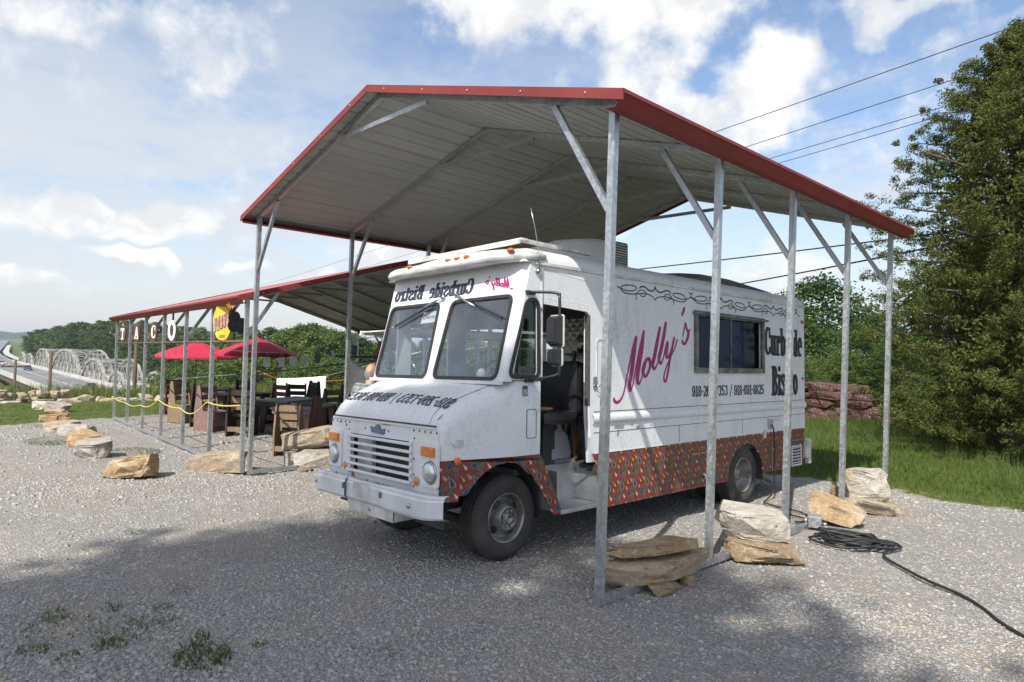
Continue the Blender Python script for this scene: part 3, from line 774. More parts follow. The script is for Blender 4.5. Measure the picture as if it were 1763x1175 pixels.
    for nm, wv in (('r', wR), ('l', wL)):
        q = MB().prism(inset(wv, .016), [inset(wv, -.014)], -.014, .012, pl).obj('windscreen', MT['gasket'], T)
        MB().prism(wv, [], .004, .009, pl).obj('pane', MT['glass'], q)
    for s in (-1, 1):                                       # rounded corner posts
        rows = []
        for z in np.linspace(1.585, 2.655, 8):
            r_ = []
            for k in range(7):
                a = R(90*k/6); r_.append((s*(.985+.09*math.sin(a)), wy(z)+.09*(1-math.cos(a)), z))
            rows.append(r_)
        MB().grid(rows).obj('corner_post', wh, T)
    # wipers
    for (b0, mid, tip) in (((-.05,2.40),(-.40,2.27),(-.80,2.13)), ((.14,2.42),(.52,2.27),(.90,2.145))):
        wp = MB().tube([(p[0], wy(p[1])-.05 if i else wy(p[1])-.02, p[1]) for i, p in enumerate((b0, (b0[0]*.6+mid[0]*.4, b0[1]*.6+mid[1]*.4), mid))], .010, 6).obj('wiper', MT['chrome'], T)
        MB().bar((b0[0]*.42+mid[0]*.58, wy(2.30)-.022, b0[1]*.42+mid[1]*.58), (tip[0], wy(tip[1])-.022, tip[1]), .012, .022).obj('wiper_blade', MT['blackpl'], wp)
        MB().lathe([(.022,-.03),(.022,.0),(.012,.01)], (b0[0], wy(b0[1])-.005, b0[1]), 'y', 10).obj('pivot', MT['chrome'], wp)
    # paper notice behind the glass
    nf = lambda u, v, d: (u, wy(v)+.030-d, v)
    nt_ = MB().prism([(-.405,2.150),(-.150,2.160),(-.145,2.275),(-.388,2.265)], [], 0, .002, nf).obj('paper_notice', MT['paper'], T)
    nf2 = lambda u, v, d: (u, wy(v)+.0265-d, v)
    MB().prism([(-.362+.021*math.cos(a), 2.212+.024*math.sin(a)) for a in np.linspace(0, 6.28, 15)[:-1]], [[(-.362+.010*math.cos(a), 2.212+.012*math.sin(a)) for a in np.linspace(0, 6.28, 15)[:-1]]], 0, .0006, nf2).obj('coin_mark', MT['amber'], nt_)
    c_ = bpy.data.curves.new('word', 'FONT'); c_.body = 'bitcoin'; c_.size = .062; c_.shear = .25; c_.extrude = .0003
    to = bpy.data.objects.new('word', c_); COL.objects.link(to); dg = bpy.context.evaluated_depsgraph_get()
    me = bpy.data.meshes.new_from_object(to.evaluated_get(dg)); bpy.data.objects.remove(to)
    for v in me.vertices: v.co = Vector(nf2(-.336+v.co.x*.93, 2.198+v.co.y, .0004+v.co.z*.5))
    me.materials.clear(); me.materials.append(MT['ink']); mkobj('printed_word', me, nt_)
    # --- nose: hood, shoulders and lower cab sides
    PY = [-.582,-.578,-.560,-.52,-.46,-.38,-.28,-.15,-.03,.02,.10,.20,.385]
    PZ = [1.205,1.245,1.295,1.345,1.388,1.425,1.465,1.512,1.556,1.583,1.590,1.592,1.594]
    HW = [.880,.896,.908,.920,.935,.956,.982,1.013,1.042,1.052,1.064,1.072,1.075]
    def nose_row(i):
        y, zt, hw = PY[i], PZ[i], HW[i]; r = .15 if y < .03 else .02
        r = min(r, .15); pts = [(hw, y, .945), (hw+.002, y, 1.05), (hw+.002, y, max(1.06, zt-r))]
        for k in range(1, 9):
            a = R(90*k/8); pts.append((hw-r*(1-math.cos(a)), y, zt-r+r*math.sin(a)))
        return pts, hw-r, zt
    sh = {1: [], -1: []}; hood = []
    for i in range(len(PY)):
        pts, xe, zt = nose_row(i)
        for s in (1, -1): sh[s].append([(s*p[0], p[1], p[2]) for p in pts])
        if PY[i] < .025: hood.append([(xe*t, PY[i]-.002, zt+.004+.018*(1-t*t)*min(1, (PY[i]+.60)*6)) for t in np.linspace(-1, 1, 15)])
    MB().grid(sh[1]).obj('fender_side', wh, T); MB().grid(sh[-1]).obj('fender_side', wh, T)
    MB().grid(hood).obj('hood', wh, T)
    MB().box((-1.05, -.075, 1.560), (1.05, -.045, 1.590)).obj('cowl_strip', wh, T)
    for s in (-1, 1): MB().bar((s*.885, -.548, 1.318), (s*.740, -.578, 1.202), .006, .004).obj('panel_seam', MT['seam'], T)
    # --- face with grille opening
    face = rrect(-.882, .615, .882, 1.208, .05); gr = rrect(-.50, .712, .50, 1.068, .04)
    MB().prism(face, [gr], -.590, -.562, lambda u, v, d: (u, d, v)).obj('front_panel', wh, T)
    MB().box((-.845, -.604, 1.196), (.845, -.590, 1.212)).obj('hood_lip', wh, T)
    MB().box((-.84, -.596, 1.213), (.84, -.580, 1.226)).obj('hood_gap', MT['seam'], T)
    MB().box((-.56, -.46, .68), (.56, -.44, 1.10)).obj('radiator', MT['darkin'], T)
    MB().box((-.50, -.52, .70), (-.24, -.475, 1.09)).obj('radiator_shroud', MT['dirtwhite'], T)
    for k in range(6):
        z = .728+.0645*k
        MB().cbox((-.535, -.632, z-.013), (.535, -.606, z+.013), .008).obj('grille_bar', wh, T)
    for x in (-.512, .512): MB().box((x-.02, -.605, .70), (x+.02, -.591, 1.075)).obj('grille_bracket', wh, T)
    for s in (-1, 1):
        bz = MB().prism(rrect(s*.785-.122, .722, s*.785+.122, 1.082, .035), [[(s*.800+.092*math.cos(a), .845+.098*math.sin(a)) for a in np.linspace(0, 6.283, 25)[:-1]]], -.606, -.591, lambda u, v, d: (u, d, v)).obj('headlight_bezel', wh, T)
        hl = MB().lathe([(.096,-.600),(.094,-.616),(.086,-.624),(.084,-.618)], (s*.800, 0, .845), 'y', 28).obj('headlight', MT['chrome'], T)
        MB().lathe([(.086,-.612),(.075,-.630),(.05,-.641),(.0,-.646)], (s*.800, 0, .845), 'y', 28).obj('lens', MT['lamp'], hl)
        MB().cbox((s*.785-.092, -.634, .975), (s*.785+.078, -.606, 1.052), .008).obj('turn_signal', MT['amber'], T)
        mk = MB().lathe([(.034,-.590),(.034,-.600),(.024,-.610),(.0,-.613)], (s*.592, 0, .750), 'y', 18).obj('round_marker', MT['amber'], T)
        MB().lathe([(.043,-.590),(.043,-.597),(.035,-.600)], (s*.592, 0, .750), 'y', 18).obj('ring', MT['dirtwhite'], mk)
    bd = [(-.12,1.165),(-.10,1.112),(.10,1.105),(.115,1.158),(.05,1.148),(.035,1.172),(.018,1.188),(-.012,1.190),(-.03,1.174),(-.045,1.155)]
    MB().prism([(x-.02, z-.008) for (x, z) in bd], [], -.604, -.591, lambda u, v, d: (u, d, v)).obj('badge', MT['badge'], T)
    dots = MB()
    for x in (-.86,-.78,-.70,-.62,-.54,-.25,.15,.54,.62,.70,.78,.86): dots.lathe([(.011,-.590),(.009,-.5935),(0,-.594)], (x, 0, 1.168 if abs(x) > .5 else 1.13), 'y', 8)
    for x in (-.545,.545):
        for z in (1.10,.93,.80,.70): dots.lathe([(.010,-.590),(.008,-.5935),(0,-.594)], (x, 0, z), 'y', 8)
    stuff(dots.obj('screw_hole', MT['seam'], T))
    ru = MB()
    rq = random.Random(4)
    for (x, z, w_, h_) in ((-.455,.665,.07,.085),(-.20,.655,.05,.016),(-.02,.652,.09,.012),(.08,.650,.06,.014),(.17,.652,.05,.010),(-.72,1.158,.06,.014),(-.6,1.14,.03,.03),(.10,1.186,.16,.010),(-.78,.66,.04,.02)):
        ru.prism([(x+w_/2*math.cos(a)*(.75+.4*rq.random()), z+h_/2*math.sin(a)*(.75+.4*rq.random())) for a in np.linspace(0, 6.28, 10)[:-1]], [], -.5922, -.5905, lambda u, v, d: (u, d, v))
    stuff(ru.obj('rust_patch', MT['rust'], T))
    # --- bumper: three pressed lengths
    for (a, b_, off) in ((-1.03,-.325,0),(-.335,.305,.022),(.295,1.03,0)):
        rows = []
        for x in np.linspace(a, b_, 14):
            e = max(0, abs(x)-.80)/.23; yb = -.745+off+.11*e**2.2; dz = -.012*e*e
            hi = .012 if abs(x) < .3 else 0
            rows.append([(x, yb+.055, .684-hi), (x, yb+.014, .688+dz-hi), (x, yb+.002, .678+dz-hi), (x, yb+.002, .652), (x, yb-.009, .640), (x, yb-.010, .515), (x, yb, .494-dz), (x, yb+.03, .485-dz), (x, yb+.07, .487)])
        MB().grid(rows, sm=False).obj('bumper', MT['bumperwhite'], T)
    for x in (-.33, .30): MB().cbox((x-.012, -.772, .585), (x+.012, -.742, .635), .004).obj('bumper_bracket', MT['windowframe'], T)
    for x in (-.88, .72): MB().lathe([(.022,-.756),(.018,-.766),(0,-.768)], (x, 0, .585), 'y', 10).obj('bumper_bolt', MT['alu'], T)
    MB().prism(rrect(-.20,.53,.06,.655,.01), [], -.738, -.732, lambda u, v, d: (u, d, v)).obj('plate_recess', MT['dirtwhite'], T)
    hg = MB().prism([(-.37,.495),(.42,.495),(.42,.385),(-.33,.392)], [_rc(.0,.42,.05,.465)], -.70, -.692, lambda u, v, d: (u, d, v)).obj('tow_plate', MT['dirtwhite'], T)
    MB().box((.41, -.70, .39), (.42, -.45, .50)).obj('tow_plate_side', MT['dirtwhite'], T)
    # --- skirts with printed wrap
    xw = lambda y: float(np.interp(y, PY, HW))
    arch = [(-.425,.655),(-.36,.655),(-.325,.70),(-.265,.775),(-.19,.835),(-.09,.885),(.02,.902),(.12,.885),(.21,.84),(.29,.765),(.37,.665),(.46,.545),(.53,.44),(.57,.385)]
    fr = [(-.578,.612),(-.43,.608)]+arch+[(.655,.382),(.665,.43),(.60,.55),(.50,.745),(.42,.895),(.388,.944),(-.578,.944)]
    # fine grid so that the panel follows the curve of the side
    fr2 = []
    for i in range(len(fr)):
        a, b_ = Vector(fr[i]), Vector(fr[(i+1) % len(fr)]); k = max(1, int(abs(b_.x-a.x)/.06))
        for j in range(k): fr2.append(tuple(a.lerp(b_, j/k)))
    for s in (1, -1):
        MB().prism(fr2, [], -.012, .004, lambda u, v, d: (s*(xw(u)+d), u, v)).obj('front_skirt', MT['paisley'], T)
        ra = []
        for k in range(15):
            a = R(180-180*k/14); ra.append((4.14+.455*math.cos(a)*(1 if math.cos(a) > 0 else 1.03), .345+.425*math.sin(a)))
        sk = [(1.245,.352),(1.20,.60),(1.137,.883)] if s > 0 else [(.40,.352),(.40,.883)]
        sk = [(3.66,.352)]+sk+[(5.868,.883),(5.80,.345),(4.62,.362)]
        poly = [(4.62,.362)]+[(p[0], max(p[1], .355)) for p in ra[::-1]]+sk[:-1]
        lv = [_rc(5.44,.375,5.74,.645)] if s > 0 else []
        MB().prism(poly, lv, -.012, .004, lambda u, v, d: (s*(TH-.004+d), u, v)).obj('rear_skirt', MT['paisley'], T)
    # wheel housings: dark linings behind the arches
    for s in (1, -1):
        for (yc, r_, z0) in ((.06, .56, .345), (4.14, .50, .30)):
            hs = MB(); rows = []
            for x in (s*(TH-.22 if yc < 1 else TH-.03), s*.45):
                rows.append([(x, yc+r_*math.cos(R(a)), z0+r_*math.sin(R(a))) for a in range(-5, 190, 13)])
            hs.grid(rows).obj('wheel_housing', MT['darkin'], T)
    lvo = MB().prism(_rc(5.435,.37,5.745,.65), [_rc(5.45,.385,5.73,.635)], TH, TH+.010, lambda u, v, d: (d, u, v)).obj('vent_grille', wh, T)
    MB().box((TH-.05, 5.44, .375), (TH-.045, 5.74, .645)).obj('backing', MT['darkin'], lvo)
    for k in range(6): MB().bar((TH-.006, 5.45, .405+.042*k), (TH-.006, 5.73, .405+.042*k), .028, .006, (1,0,-.8)).obj('slat', wh, lvo)
    # rear bumper post
    MB().cbox((.80, 5.90, .44), (1.10, 6.02, .66), .02).obj('rear_bumper', MT['dirtwhite'], T)
    MB().cbox((1.03, 5.98, .36), (1.10, 6.05, .72), .012).obj('bumper_guard', MT['dirtwhite'], T)
    # under-body and chassis
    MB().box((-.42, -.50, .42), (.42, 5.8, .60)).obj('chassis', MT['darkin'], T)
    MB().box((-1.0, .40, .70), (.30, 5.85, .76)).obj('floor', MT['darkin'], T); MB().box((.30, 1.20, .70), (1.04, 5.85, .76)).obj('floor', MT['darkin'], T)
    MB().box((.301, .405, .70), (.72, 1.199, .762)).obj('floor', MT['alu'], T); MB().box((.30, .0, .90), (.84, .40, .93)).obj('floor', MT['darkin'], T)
    MB().tube([(.6,-.02,.33),(-.6,-.02,.33)], .045, 8).obj('axle', MT['darkin'], T)
    MB().bar((.75, 4.62, .40), (.93, 5.10, .17), .05, .035).obj('exhaust', MT['windowframe'], T)
    # --- wheels
    def wheel(x, y, s, rear):
        o = bpy.data.objects.new('wheel', None); COL.objects.link(o); o.parent = T; o.location = (x, y, .372)
        r_ = .376; w = .215
        pr = [(.218,0),(.228,.004*s),(.255,.018*s),(.30,.022*s),(.335,.012*s),(.358,-.006*s),(.370,-.026*s)]
        for k in range(5):
            b0 = -.034-.034*k; pr += [(r_,b0*s),(r_,(b0-.022)*s),(r_-.012,(b0-.024)*s),(r_-.012,(b0-.032)*s)]
        pr += [(.365,-(w-.012)*s),(.34,-w*s),(.30,-(w+.004)*s),(.225,-w*s)]
        ty = MB().lathe(pr, (0,0,0), 'x', 56, caps=False).obj('tyre', MT['tyre'], o)
        # shoulder lugs
        lg = MB()
        for k in range(64):
            a = 2*math.pi*k/64; c, d = math.cos(a), math.sin(a)
            lg.bar((-.016*s, c*.352, d*.352), (-.034*s, c*.374, d*.374), .018, .014, (0, -d, c))
        stuff(lg.obj('tread_lug', MT['tyre'], o))
        if not rear:
            rp = [(.222,-.002*s),(.220,.010*s),(.208,.008*s),(.200,-.012*s),(.185,-.055*s),(.175,-.075*s),(.150,-.066*s),(.128,-.030*s),(.112,.020*s),(.104,.030*s),(.092,.032*s),(.088,.026*s),(.045,.026*s),(.044,.045*s),(.030,.045*s),(.028,.01*s),(0,.008*s)]
        else:
            rp = [(.222,-.002*s),(.220,.010*s),(.208,.008*s),(.200,-.012*s),(.192,-.05*s),(.180,-.095*s),(.165,-.125*s),(.120,-.140*s),(.085,-.135*s),(.080,-.07*s),(.072,-.055*s),(.05,-.045*s),(.0,-.04*s)]
        rm = MB().lathe(rp, (0,0,0), 'x', 40, caps=False).obj('rim', MT['rim'], o)
        hub = MB()
        for k in range(8):
            a = 2*math.pi*(k+.5)/8; hub.lathe([(.013,.026*s),(.013,.044*s),(.006,.048*s)] if not rear else [(.013,-.138*s),(.013,-.118*s),(.006,-.114*s)], (0, .070*math.cos(a) if not rear else .1*math.cos(a), .070*math.sin(a) if not rear else .1*math.sin(a)), 'x', 6)
        stuff(hub.obj('lug_nut', MT['rim'], o))
        if not rear:
            for k in range(4):
                a = R(35+90*k); cy, cz = .150*math.cos(a), .150*math.sin(a)
                hb = MB(); er = Vector((0, math.cos(a), math.sin(a))); et = Vector((0, -math.sin(a), math.cos(a))); ex = Vector((s, 0, 0))
                dn = (er*.5+ex*.86).normalized(); rr_ = (er*.86-ex*.5).normalized(); c_ = Vector((-.042*s, cy, cz))
                hb.add([c_+dn*.014+rr_*.034*math.cos(b)+et*.040*math.sin(b) for b in np.linspace(0, 6.283, 17)[:-1]], [tuple(range(16))])
                hb.obj('hand_hole', MT['black'], o)
        return o
    wheel(.845, .20, 1, False); wheel(-.845, .20, -1, False); wheel(1.02, 4.15, 1, True); wheel(-1.02, 4.15, -1, True)
    for s in (1, -1):
        ti = MB().lathe([(.23,0),(.30,.02),(.36,-.01),(.376,-.04),(.376,-.18),(.33,-.21),(.23,-.2)], (s*.70, 4.15, .372), 'x', 32, caps=False).obj('inner_tyre', MT['tyre'], T)
    # --- doorway: step well, door edge, interior
    st = MB()
    st.box((.74, .655, .385), (1.06, 1.24, .405)).box((.74, .64, .41), (1.05, .655, .76)).box((.74, 1.24, .41), (1.05, 1.255, .76)).box((.72, .64, .405), (.74, 1.255, .765))
    st.obj('step_well', MT['alu'], T)
    MB().cbox((1.045, .655, .374), (1.088, 1.25, .412), .006).obj('step_edge', MT['alu'], T)
    dr = MB().prism([(1.10,.80),(1.70,.80),(1.70,2.22),(1.06,2.22),(1.06,1.3)], [rrect(1.18,1.45,1.62,2.02,.08)], TH-.075, TH-.045, lambda u, v, d: (d, u, v)).obj('sliding_door', wh, T)
    ed = MB().prism([(1.045,1.35),(1.06,1.35),(1.06,2.22),(1.045,2.22)], [], TH-.05, TH+.004, lambda u, v, d: (d, u, v)).obj('door_jamb', MT['seam'], T)
    hd = MB().prism(roundpoly([(1.11,1.50),(1.165,1.50),(1.165,1.63),(1.11,1.63)], .025), [], TH, TH+.010, lambda u, v, d: (d, u, v)).obj('door_handle', MT['chrome'], T)
    MB().tube([(TH+.01,1.135,1.545),(TH+.045,1.145,1.54),(TH+.05,1.19,1.535)], .008, 6).obj('lever', MT['chrome'], hd)
    wf = rrect(1.155,1.44,1.27,2.0,.05)
    MB().prism(wf, [inset(wf, -.012)], TH, TH+.006, lambda u, v, d: (d, u, v)).obj('door_window_rim', MT['dirtwhite'], T)
    # interior linings
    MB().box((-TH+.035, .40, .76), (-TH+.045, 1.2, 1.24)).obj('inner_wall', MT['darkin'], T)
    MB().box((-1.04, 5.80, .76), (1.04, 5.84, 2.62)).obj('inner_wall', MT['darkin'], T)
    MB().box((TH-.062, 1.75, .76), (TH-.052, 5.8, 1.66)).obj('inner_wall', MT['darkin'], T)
    MB().box((-1.04, .3, 2.60), (1.04, 5.8, 2.63)).obj('ceiling_liner', MT['roofunder'], T)
    MB().cbox((-.95, -.02, 1.18), (.98, .24, 1.52), .04).obj('dashboard', MT['blackpl'], T)
    MB().box((-.70, -.43, .66), (.70, -.02, 1.16)).obj('engine_cover', MT['darkin'], T)
    sw = MB().tube([(.48+.20*math.cos(a), .34+.10*math.sin(a), 1.62+.17*math.sin(a)) for a in np.linspace(0, 6.283, 25)[:-1]], .014, 6, closed=True).obj('steering_wheel', MT['blackpl'], T)
    for a in (R(90), R(210), R(330)): MB().tube([(.48, .34, 1.60), (.48+.19*math.cos(a), .34+.095*math.sin(a), 1.62+.16*math.sin(a))], .012, 6).obj('spoke', MT['blackpl'], sw)
    # seat
    s_ = MB().cbox((.30, .66, 1.16), (.86, 1.16, 1.29), .05).obj('driver_seat', MT['vinyl'], T)
    sb = MB(); sb.cbox((.30, 1.12, 1.24), (.86, 1.25, 1.78), .055).obj('seat_back', MT['vinyl'], s_)
    MB().box((.50, .85, .76), (.66, 1.02, 1.16)).obj('pedestal', MT['darkin'], s_)
    # kitchen wall behind the cab: quilted steel, shelf and shelf goods
    qd = pbr('quilted_steel', (.34, .34, .33), .3, .75, .15, 8)
    m = qd; g = G(m.node_tree); b = m.node_tree.nodes['Principled BSDF']; o_ = g.n('ShaderNodeTexCoord').outputs['Object']; sp_ = g.n('ShaderNodeSeparateXYZ', {0: o_})
    p1 = g.math('PINGPONG', g.math('ADD', sp_.outputs[0], sp_.outputs[2]), .055); p2 = g.math('PINGPONG', g.math('SUBTRACT', sp_.outputs[0], sp_.outputs[2]), .055)
    m.node_tree.links.new(g.bump(g.math('MULTIPLY', g.math('MINIMUM', p1, p2), 30.0), .35, .01), b.inputs['Normal'])
    MB().box((-.40, 2.10, .76), (1.0, 2.12, 2.30)).obj('kitchen_partition', qd, T)
    sf = MB().box((-.1, 1.82, 1.86), (.95, 2.10, 1.885)).obj('shelf', MT['windowframe'], T)
    MB().lathe([(.0,0),(.13,0),(.135,.02),(.13,.24),(.14,.25),(.10,.28),(0,.29)], (.56, 1.96, 1.886), 'z', 20).obj('steel_pot', MT['chrome'], T)
    MB().lathe([(.0,0),(.10,0),(.10,.2),(0,.21)], (.26, 1.96, 1.886), 'z', 16).obj('steel_pot', MT['chrome'], T)
    redp = pbr('red_plastic', (.38, .02, .025), .4, 0, .15, 6)
    MB().cbox((.35, 1.62, 1.20), (.80, 1.92, 1.62), .02).obj('tool_chest', redp, T)
    for k in range(3): MB().box((.37, 1.612, 1.26+.12*k), (.78, 1.6195, 1.262+.12*k)).obj('drawer_seam', MT['seam'], T)
    MB().box((.30, 1.60, .76), (.90, 1.95, 1.20)).obj('counter', MT['windowframe'], T)
    MB().bar((.34, 1.55, .77), (.42, 1.58, 1.9), .03, .03).obj('tool_handle', pbr('green_handle', (.02, .07, .03), .5), T)
    # dustpan and broom standing in the step well, cushion tray
    dp = MB().prism([(.66,.80),(.93,.80),(.95,.86),(.91,1.02),(.85,1.08),(.83,1.10),(.83,1.25),(.81,1.28),(.78,1.28),(.77,1.25),(.77,1.10),(.72,1.06),(.68,.98)], [], .655, .67, lambda u, v, d: (d-.10*(v-.8), u+.31, v))
    dp.obj('dustpan', pbr('grey_plastic', (.33, .34, .36), .5, 0, .08, 5), T)
    MB().box((.60, .965, .766), (.715, 1.265, .796)).obj('dustpan_lip', MT['alu'], T)
    MB().bar((.69, 1.29, .79), (.66, 1.32, 1.22), .035, .03).obj('broom_handle', pbr('brown_wood', (.16, .07, .03), .6), T)
    MB().cbox((.40, 1.26, .78), (.50, 1.35, 1.20), .01).obj('red_canister', redp, T)
    fr_ = MB().lathe([(0,0),(.10,0),(.13,.02),(.11,.026),(0,.03)], (.62, .86, 1.291), 'z', 16).obj('snack_tray', pbr('straw', (.45, .30, .12), .8, 0, .4, 60, .5, 90), T)
    # red papers and bag on the dash
    MB().cbox((-.90, .02, 1.52), (-.25, .20, 1.60), .02).obj('dash_bag', pbr('faded_red_bag', (.34, .12, .13), .6, 0, .3, 9, .3, 30, col2=(.5, .45, .45)), T)
    MB().cbox((.55, .0, 1.52), (.85, .12, 1.60), .02).obj('dash_clutter', MT['blackpl'], T)
    MB().lathe([(0,0),(.04,.0),(.045,.05),(.03,.09),(0,.1)], (.66, .05, 1.60), 'z', 12).obj('dash_figure', MT['paper'], T)
    # --- small fittings on the right flank
    fx = lambda y: xw(y)+.003
    d_ = MB().prism(rrect(.215,1.09,.335,1.345,.02), [inset(rrect(.215,1.09,.335,1.345,.02), -.004)], fx(.3), fx(.3)+.004, lambda u, v, d: (d, u, v)).obj('fuel_door', MT['seam'], T)
    st_ = MB().box((fx(.2), .165, 1.46), (fx(.2)+.002, .225, 1.55)).obj('number_sticker', pbr('dark_sticker', (.05, .07, .06), .5, 0, .2, 20), T)
    t15 = MB(); text2d(t15, '15', .05, lambda u, v, d: (fx(.2)+.003+d, u, v), u0=.170, v0=1.468, width=.048); t15.obj('number', MT['paper'], st_)
    MB().prism(roundpoly([(-.475,1.055),(-.395,1.055),(-.38,1.085),(-.40,1.112),(-.475,1.112),(-.49,1.085)], .012), [], xw(-.43), xw(-.43)+.014, lambda u, v, d: (d, u, v)).obj('hood_latch', MT['dirtwhite'], T)
    MB().lathe([(.034,0),(.034,.010),(.022,.020),(0,.023)], (xw(-.435)+.004, -.445, .935), 'x', 16).obj('side_marker', MT['orange'], T)
    MB().cbox((TH+.001, 5.775, 2.395), (TH+.022, 5.825, 2.44), .006).obj('side_marker', MT['redlens'], T)
    MB().lathe([(.055,0),(.055,.008),(.043,.012),(.04,.004),(0,.003)], (TH, 4.63, .862), 'x', 20).obj('round_vent', MT['dirtwhite'], T)
    MB().box((TH+.001, 4.72, .93), (TH+.012, 4.86, 1.05)).obj('outlet_panel', MT['alu'], T)
    MB().box((TH+.001, 4.70, 1.056), (TH+.03, 5.05, 1.068)).obj('outlet_flap', MT['dirtwhite'], T)
    MB().lathe([(.016,0),(.016,.02),(0,.024)], (TH, 5.80, 1.60), 'x', 10).obj('rear_latch', MT['windowframe'], T)
    MB().bar((TH+.006, 2.85, .745), (TH+.006, 3.20, .745), .012, .008).obj('skirt_hinge', MT['alu'], T)
    MB().bar((TH+.006, 4.84, .36), (TH+.006, 4.84, .88), .006, .006).obj('skirt_joint', MT['alu'], T)
    MB().bar((TH+.006, 5.45, .725), (TH+.006, 5.70, .725), .010, .008).obj('skirt_hinge', MT['alu'], T)
    MB().tube([(TH+.006, 3.10, .50),(TH+.03, 3.12, .47),(TH+.012, 3.13, .44)], .012, 6).obj('skirt_latch', MT['paper'], T)
    # torn stickers under the rub rail
    ts = MB()
    for (y0, y1, z0, z1) in ((1.44,1.60,1.105,1.150),(1.48,1.52,1.03,1.10),(1.80,1.87,1.085,1.125),(2.05,2.09,1.11,1.125),(1.70,1.75,1.13,1.145)):
        ts.prism(roundpoly([(y0,z0+.006),(y1-.01,z0),(y1,z1-.008),(y0+.008,z1)], .004), [], TH+.001, TH+.0025, lambda u, v, d: (d, u, v))
    stuff(ts.obj('torn_sticker', MT['alu'], T))
    # --- mirrors on a looped arm
    for s in (1, -1):
        arm = [(s*(TH+.01),.235,2.365),(s*(TH+.05),.25,2.37),(s*(TH+.20),.33,2.362),(s*(TH+.245),.355,2.34),(s*(TH+.25),.36,2.30),(s*(TH+.25),.36,1.70),(s*(TH+.235),.355,1.655),(s*(TH+.18),.32,1.63),(s*(TH+.02),.235,1.60)]
        am = MB().tube(spl(arm, 4), .013, 8).obj('mirror_arm', MT['blackpl'], T)
        MB().cbox((s*TH-.015 if s > 0 else -TH-.03, .19, 2.35), (s*TH+.03 if s > 0 else -TH+.015, .29, 2.385), .006).obj('arm_foot', MT['blackpl'], am)
        MB().cbox((s*TH-.015 if s > 0 else -TH-.03, .19, 1.58), (s*TH+.03 if s > 0 else -TH+.015, .28, 1.605), .006).obj('arm_foot', MT['blackpl'], am)
        for (z0, z1, w_) in ((1.89,2.165,.155),(1.725,1.875,.125)):
            xc = s*(TH+.21); bm = bmesh.new(); bmesh.ops.create_cube(bm, size=1)
            for v in bm.verts: v.co = Vector((xc+v.co.x*w_*(1 if v.co.y > 0 else .72), .33+v.co.y*.085, (z0+z1)/2+v.co.z*(z1-z0)*(1 if v.co.y > 0 else .78)))
            bmesh.ops.bevel(bm, geom=bm.edges[:], offset=.011, segments=2, affect='EDGES')
            mr = MB().bm(bm, 0, False).obj('mirror', MT['blackpl'], T)
            out_ = rrect(xc-w_/2-.004, z0-.004, xc+w_/2+.004, z1+.004, .02)
            MB().prism(out_, [inset(out_, -.010)], .368, .382, lambda u, v, d: (u, d, v)).obj('mirror_rim', MT['dirtwhite'], mr)
    # --- antenna
    an = MB().lathe([(.022,-.02),(.026,0),(.018,.02),(0,.028)], (TH+.012, .33, 2.565), 'x', 12).obj('antenna', MT['chrome'], T)
    MB().tube([(TH+.03,.33,2.57),(TH+.03,.33,2.70),(TH+.02,.28,2.95),(TH+.01,.235,3.12)], [.006,.005,.004,.003], 6).obj('whip', MT['chrome'], an)
    # --- roof fittings: air conditioner, front ledge, hatch
    rows = []
    for (y, h, w_) in ((1.22,.02,.30),(1.30,.12,.33),(1.48,.23,.35),(1.72,.32,.36),(2.05,.375,.36),(2.30,.385,.36)):
        rows.append([(-w_,y,2.86),(-w_,y,2.86+h*.75),(-w_+.06,y,2.86+h*.95),(0,y,2.87+h),(w_-.06,y,2.86+h*.95),(w_,y,2.86+h*.75),(w_,y,2.86)])
    ac = MB().grid(rows).obj('air_conditioner', wh, T)
    MB().cbox((-.345, 2.302, 2.86), (.345, 2.64, 3.235), .03).obj('fan_housing', MT['windowframe'], ac)
    lv_ = MB()
    for k in range(10):
        z = 2.92+.03*k; MB().box((.346, 2.33, z), (.354, 2.62, z+.012)).obj('louvre', MT['dirtwhite'], ac)
    MB().prism([(-.85,2.83),(.92,2.83),(.92,2.872),(-.85,2.876)], [], .26, .275, lambda u, v, d: (u, d, v)).obj('roof_ledge', MT['dirtwhite'], T)
    MB().cbox((-.86, .275, 2.862), (.93, .36, 2.885), .006).obj('roof_ledge_top', MT['dirtwhite'], T)
    MB().bar((.90, .30, 2.866), (.86, 1.30, 2.868), .05, .03).obj('roof_rail', MT['dirtwhite'], T)
    rows = []
    for (y, h) in ((3.0,.0),(3.05,.05),(3.5,.085),(4.2,.09),(4.9,.05),(5.25,.02),(5.3,0)):
        rows.append([(.10,y,2.85+h*.6),(.5,y,2.845+h),(.80,y,2.82+h),(.88,y,2.80+h*.7),(.89,y,2.78)])
    MB().grid(rows).obj('roof_hatch', MT['windowframe'], T)
    # --- serving awning on the far flank
    aw = MB().cbox((-2.42, .62, 2.148), (-1.10, 3.1, 2.165), .004)
    aw.obj('awning', MT['dirtwhite'], T)
    MB().box((-2.43, .60, 2.118), (-2.40, 3.12, 2.172)).obj('awning_edge', wh, T)
    MB().tube([(-1.09,.70,1.55),(-1.7,.70,1.98),(-2.3,.70,2.14)], .016, 8).obj('awning_strut', MT['galv'], T)
    # --- lettering
    sd = lambda u, v, d: (TH+.0022+d, u, v)
    tx = MB(); text2d(tx, 'Curbside', .385, sd, u0=4.645, v0=1.912, width=1.15, bold=.085); tx.obj('side_word', MT['ink'], T)
    tx = MB(); text2d(tx, 'Bistro', .405, sd, u0=4.838, v0=1.368, width=.80, bold=.085); tx.obj('side_word', MT['ink'], T)
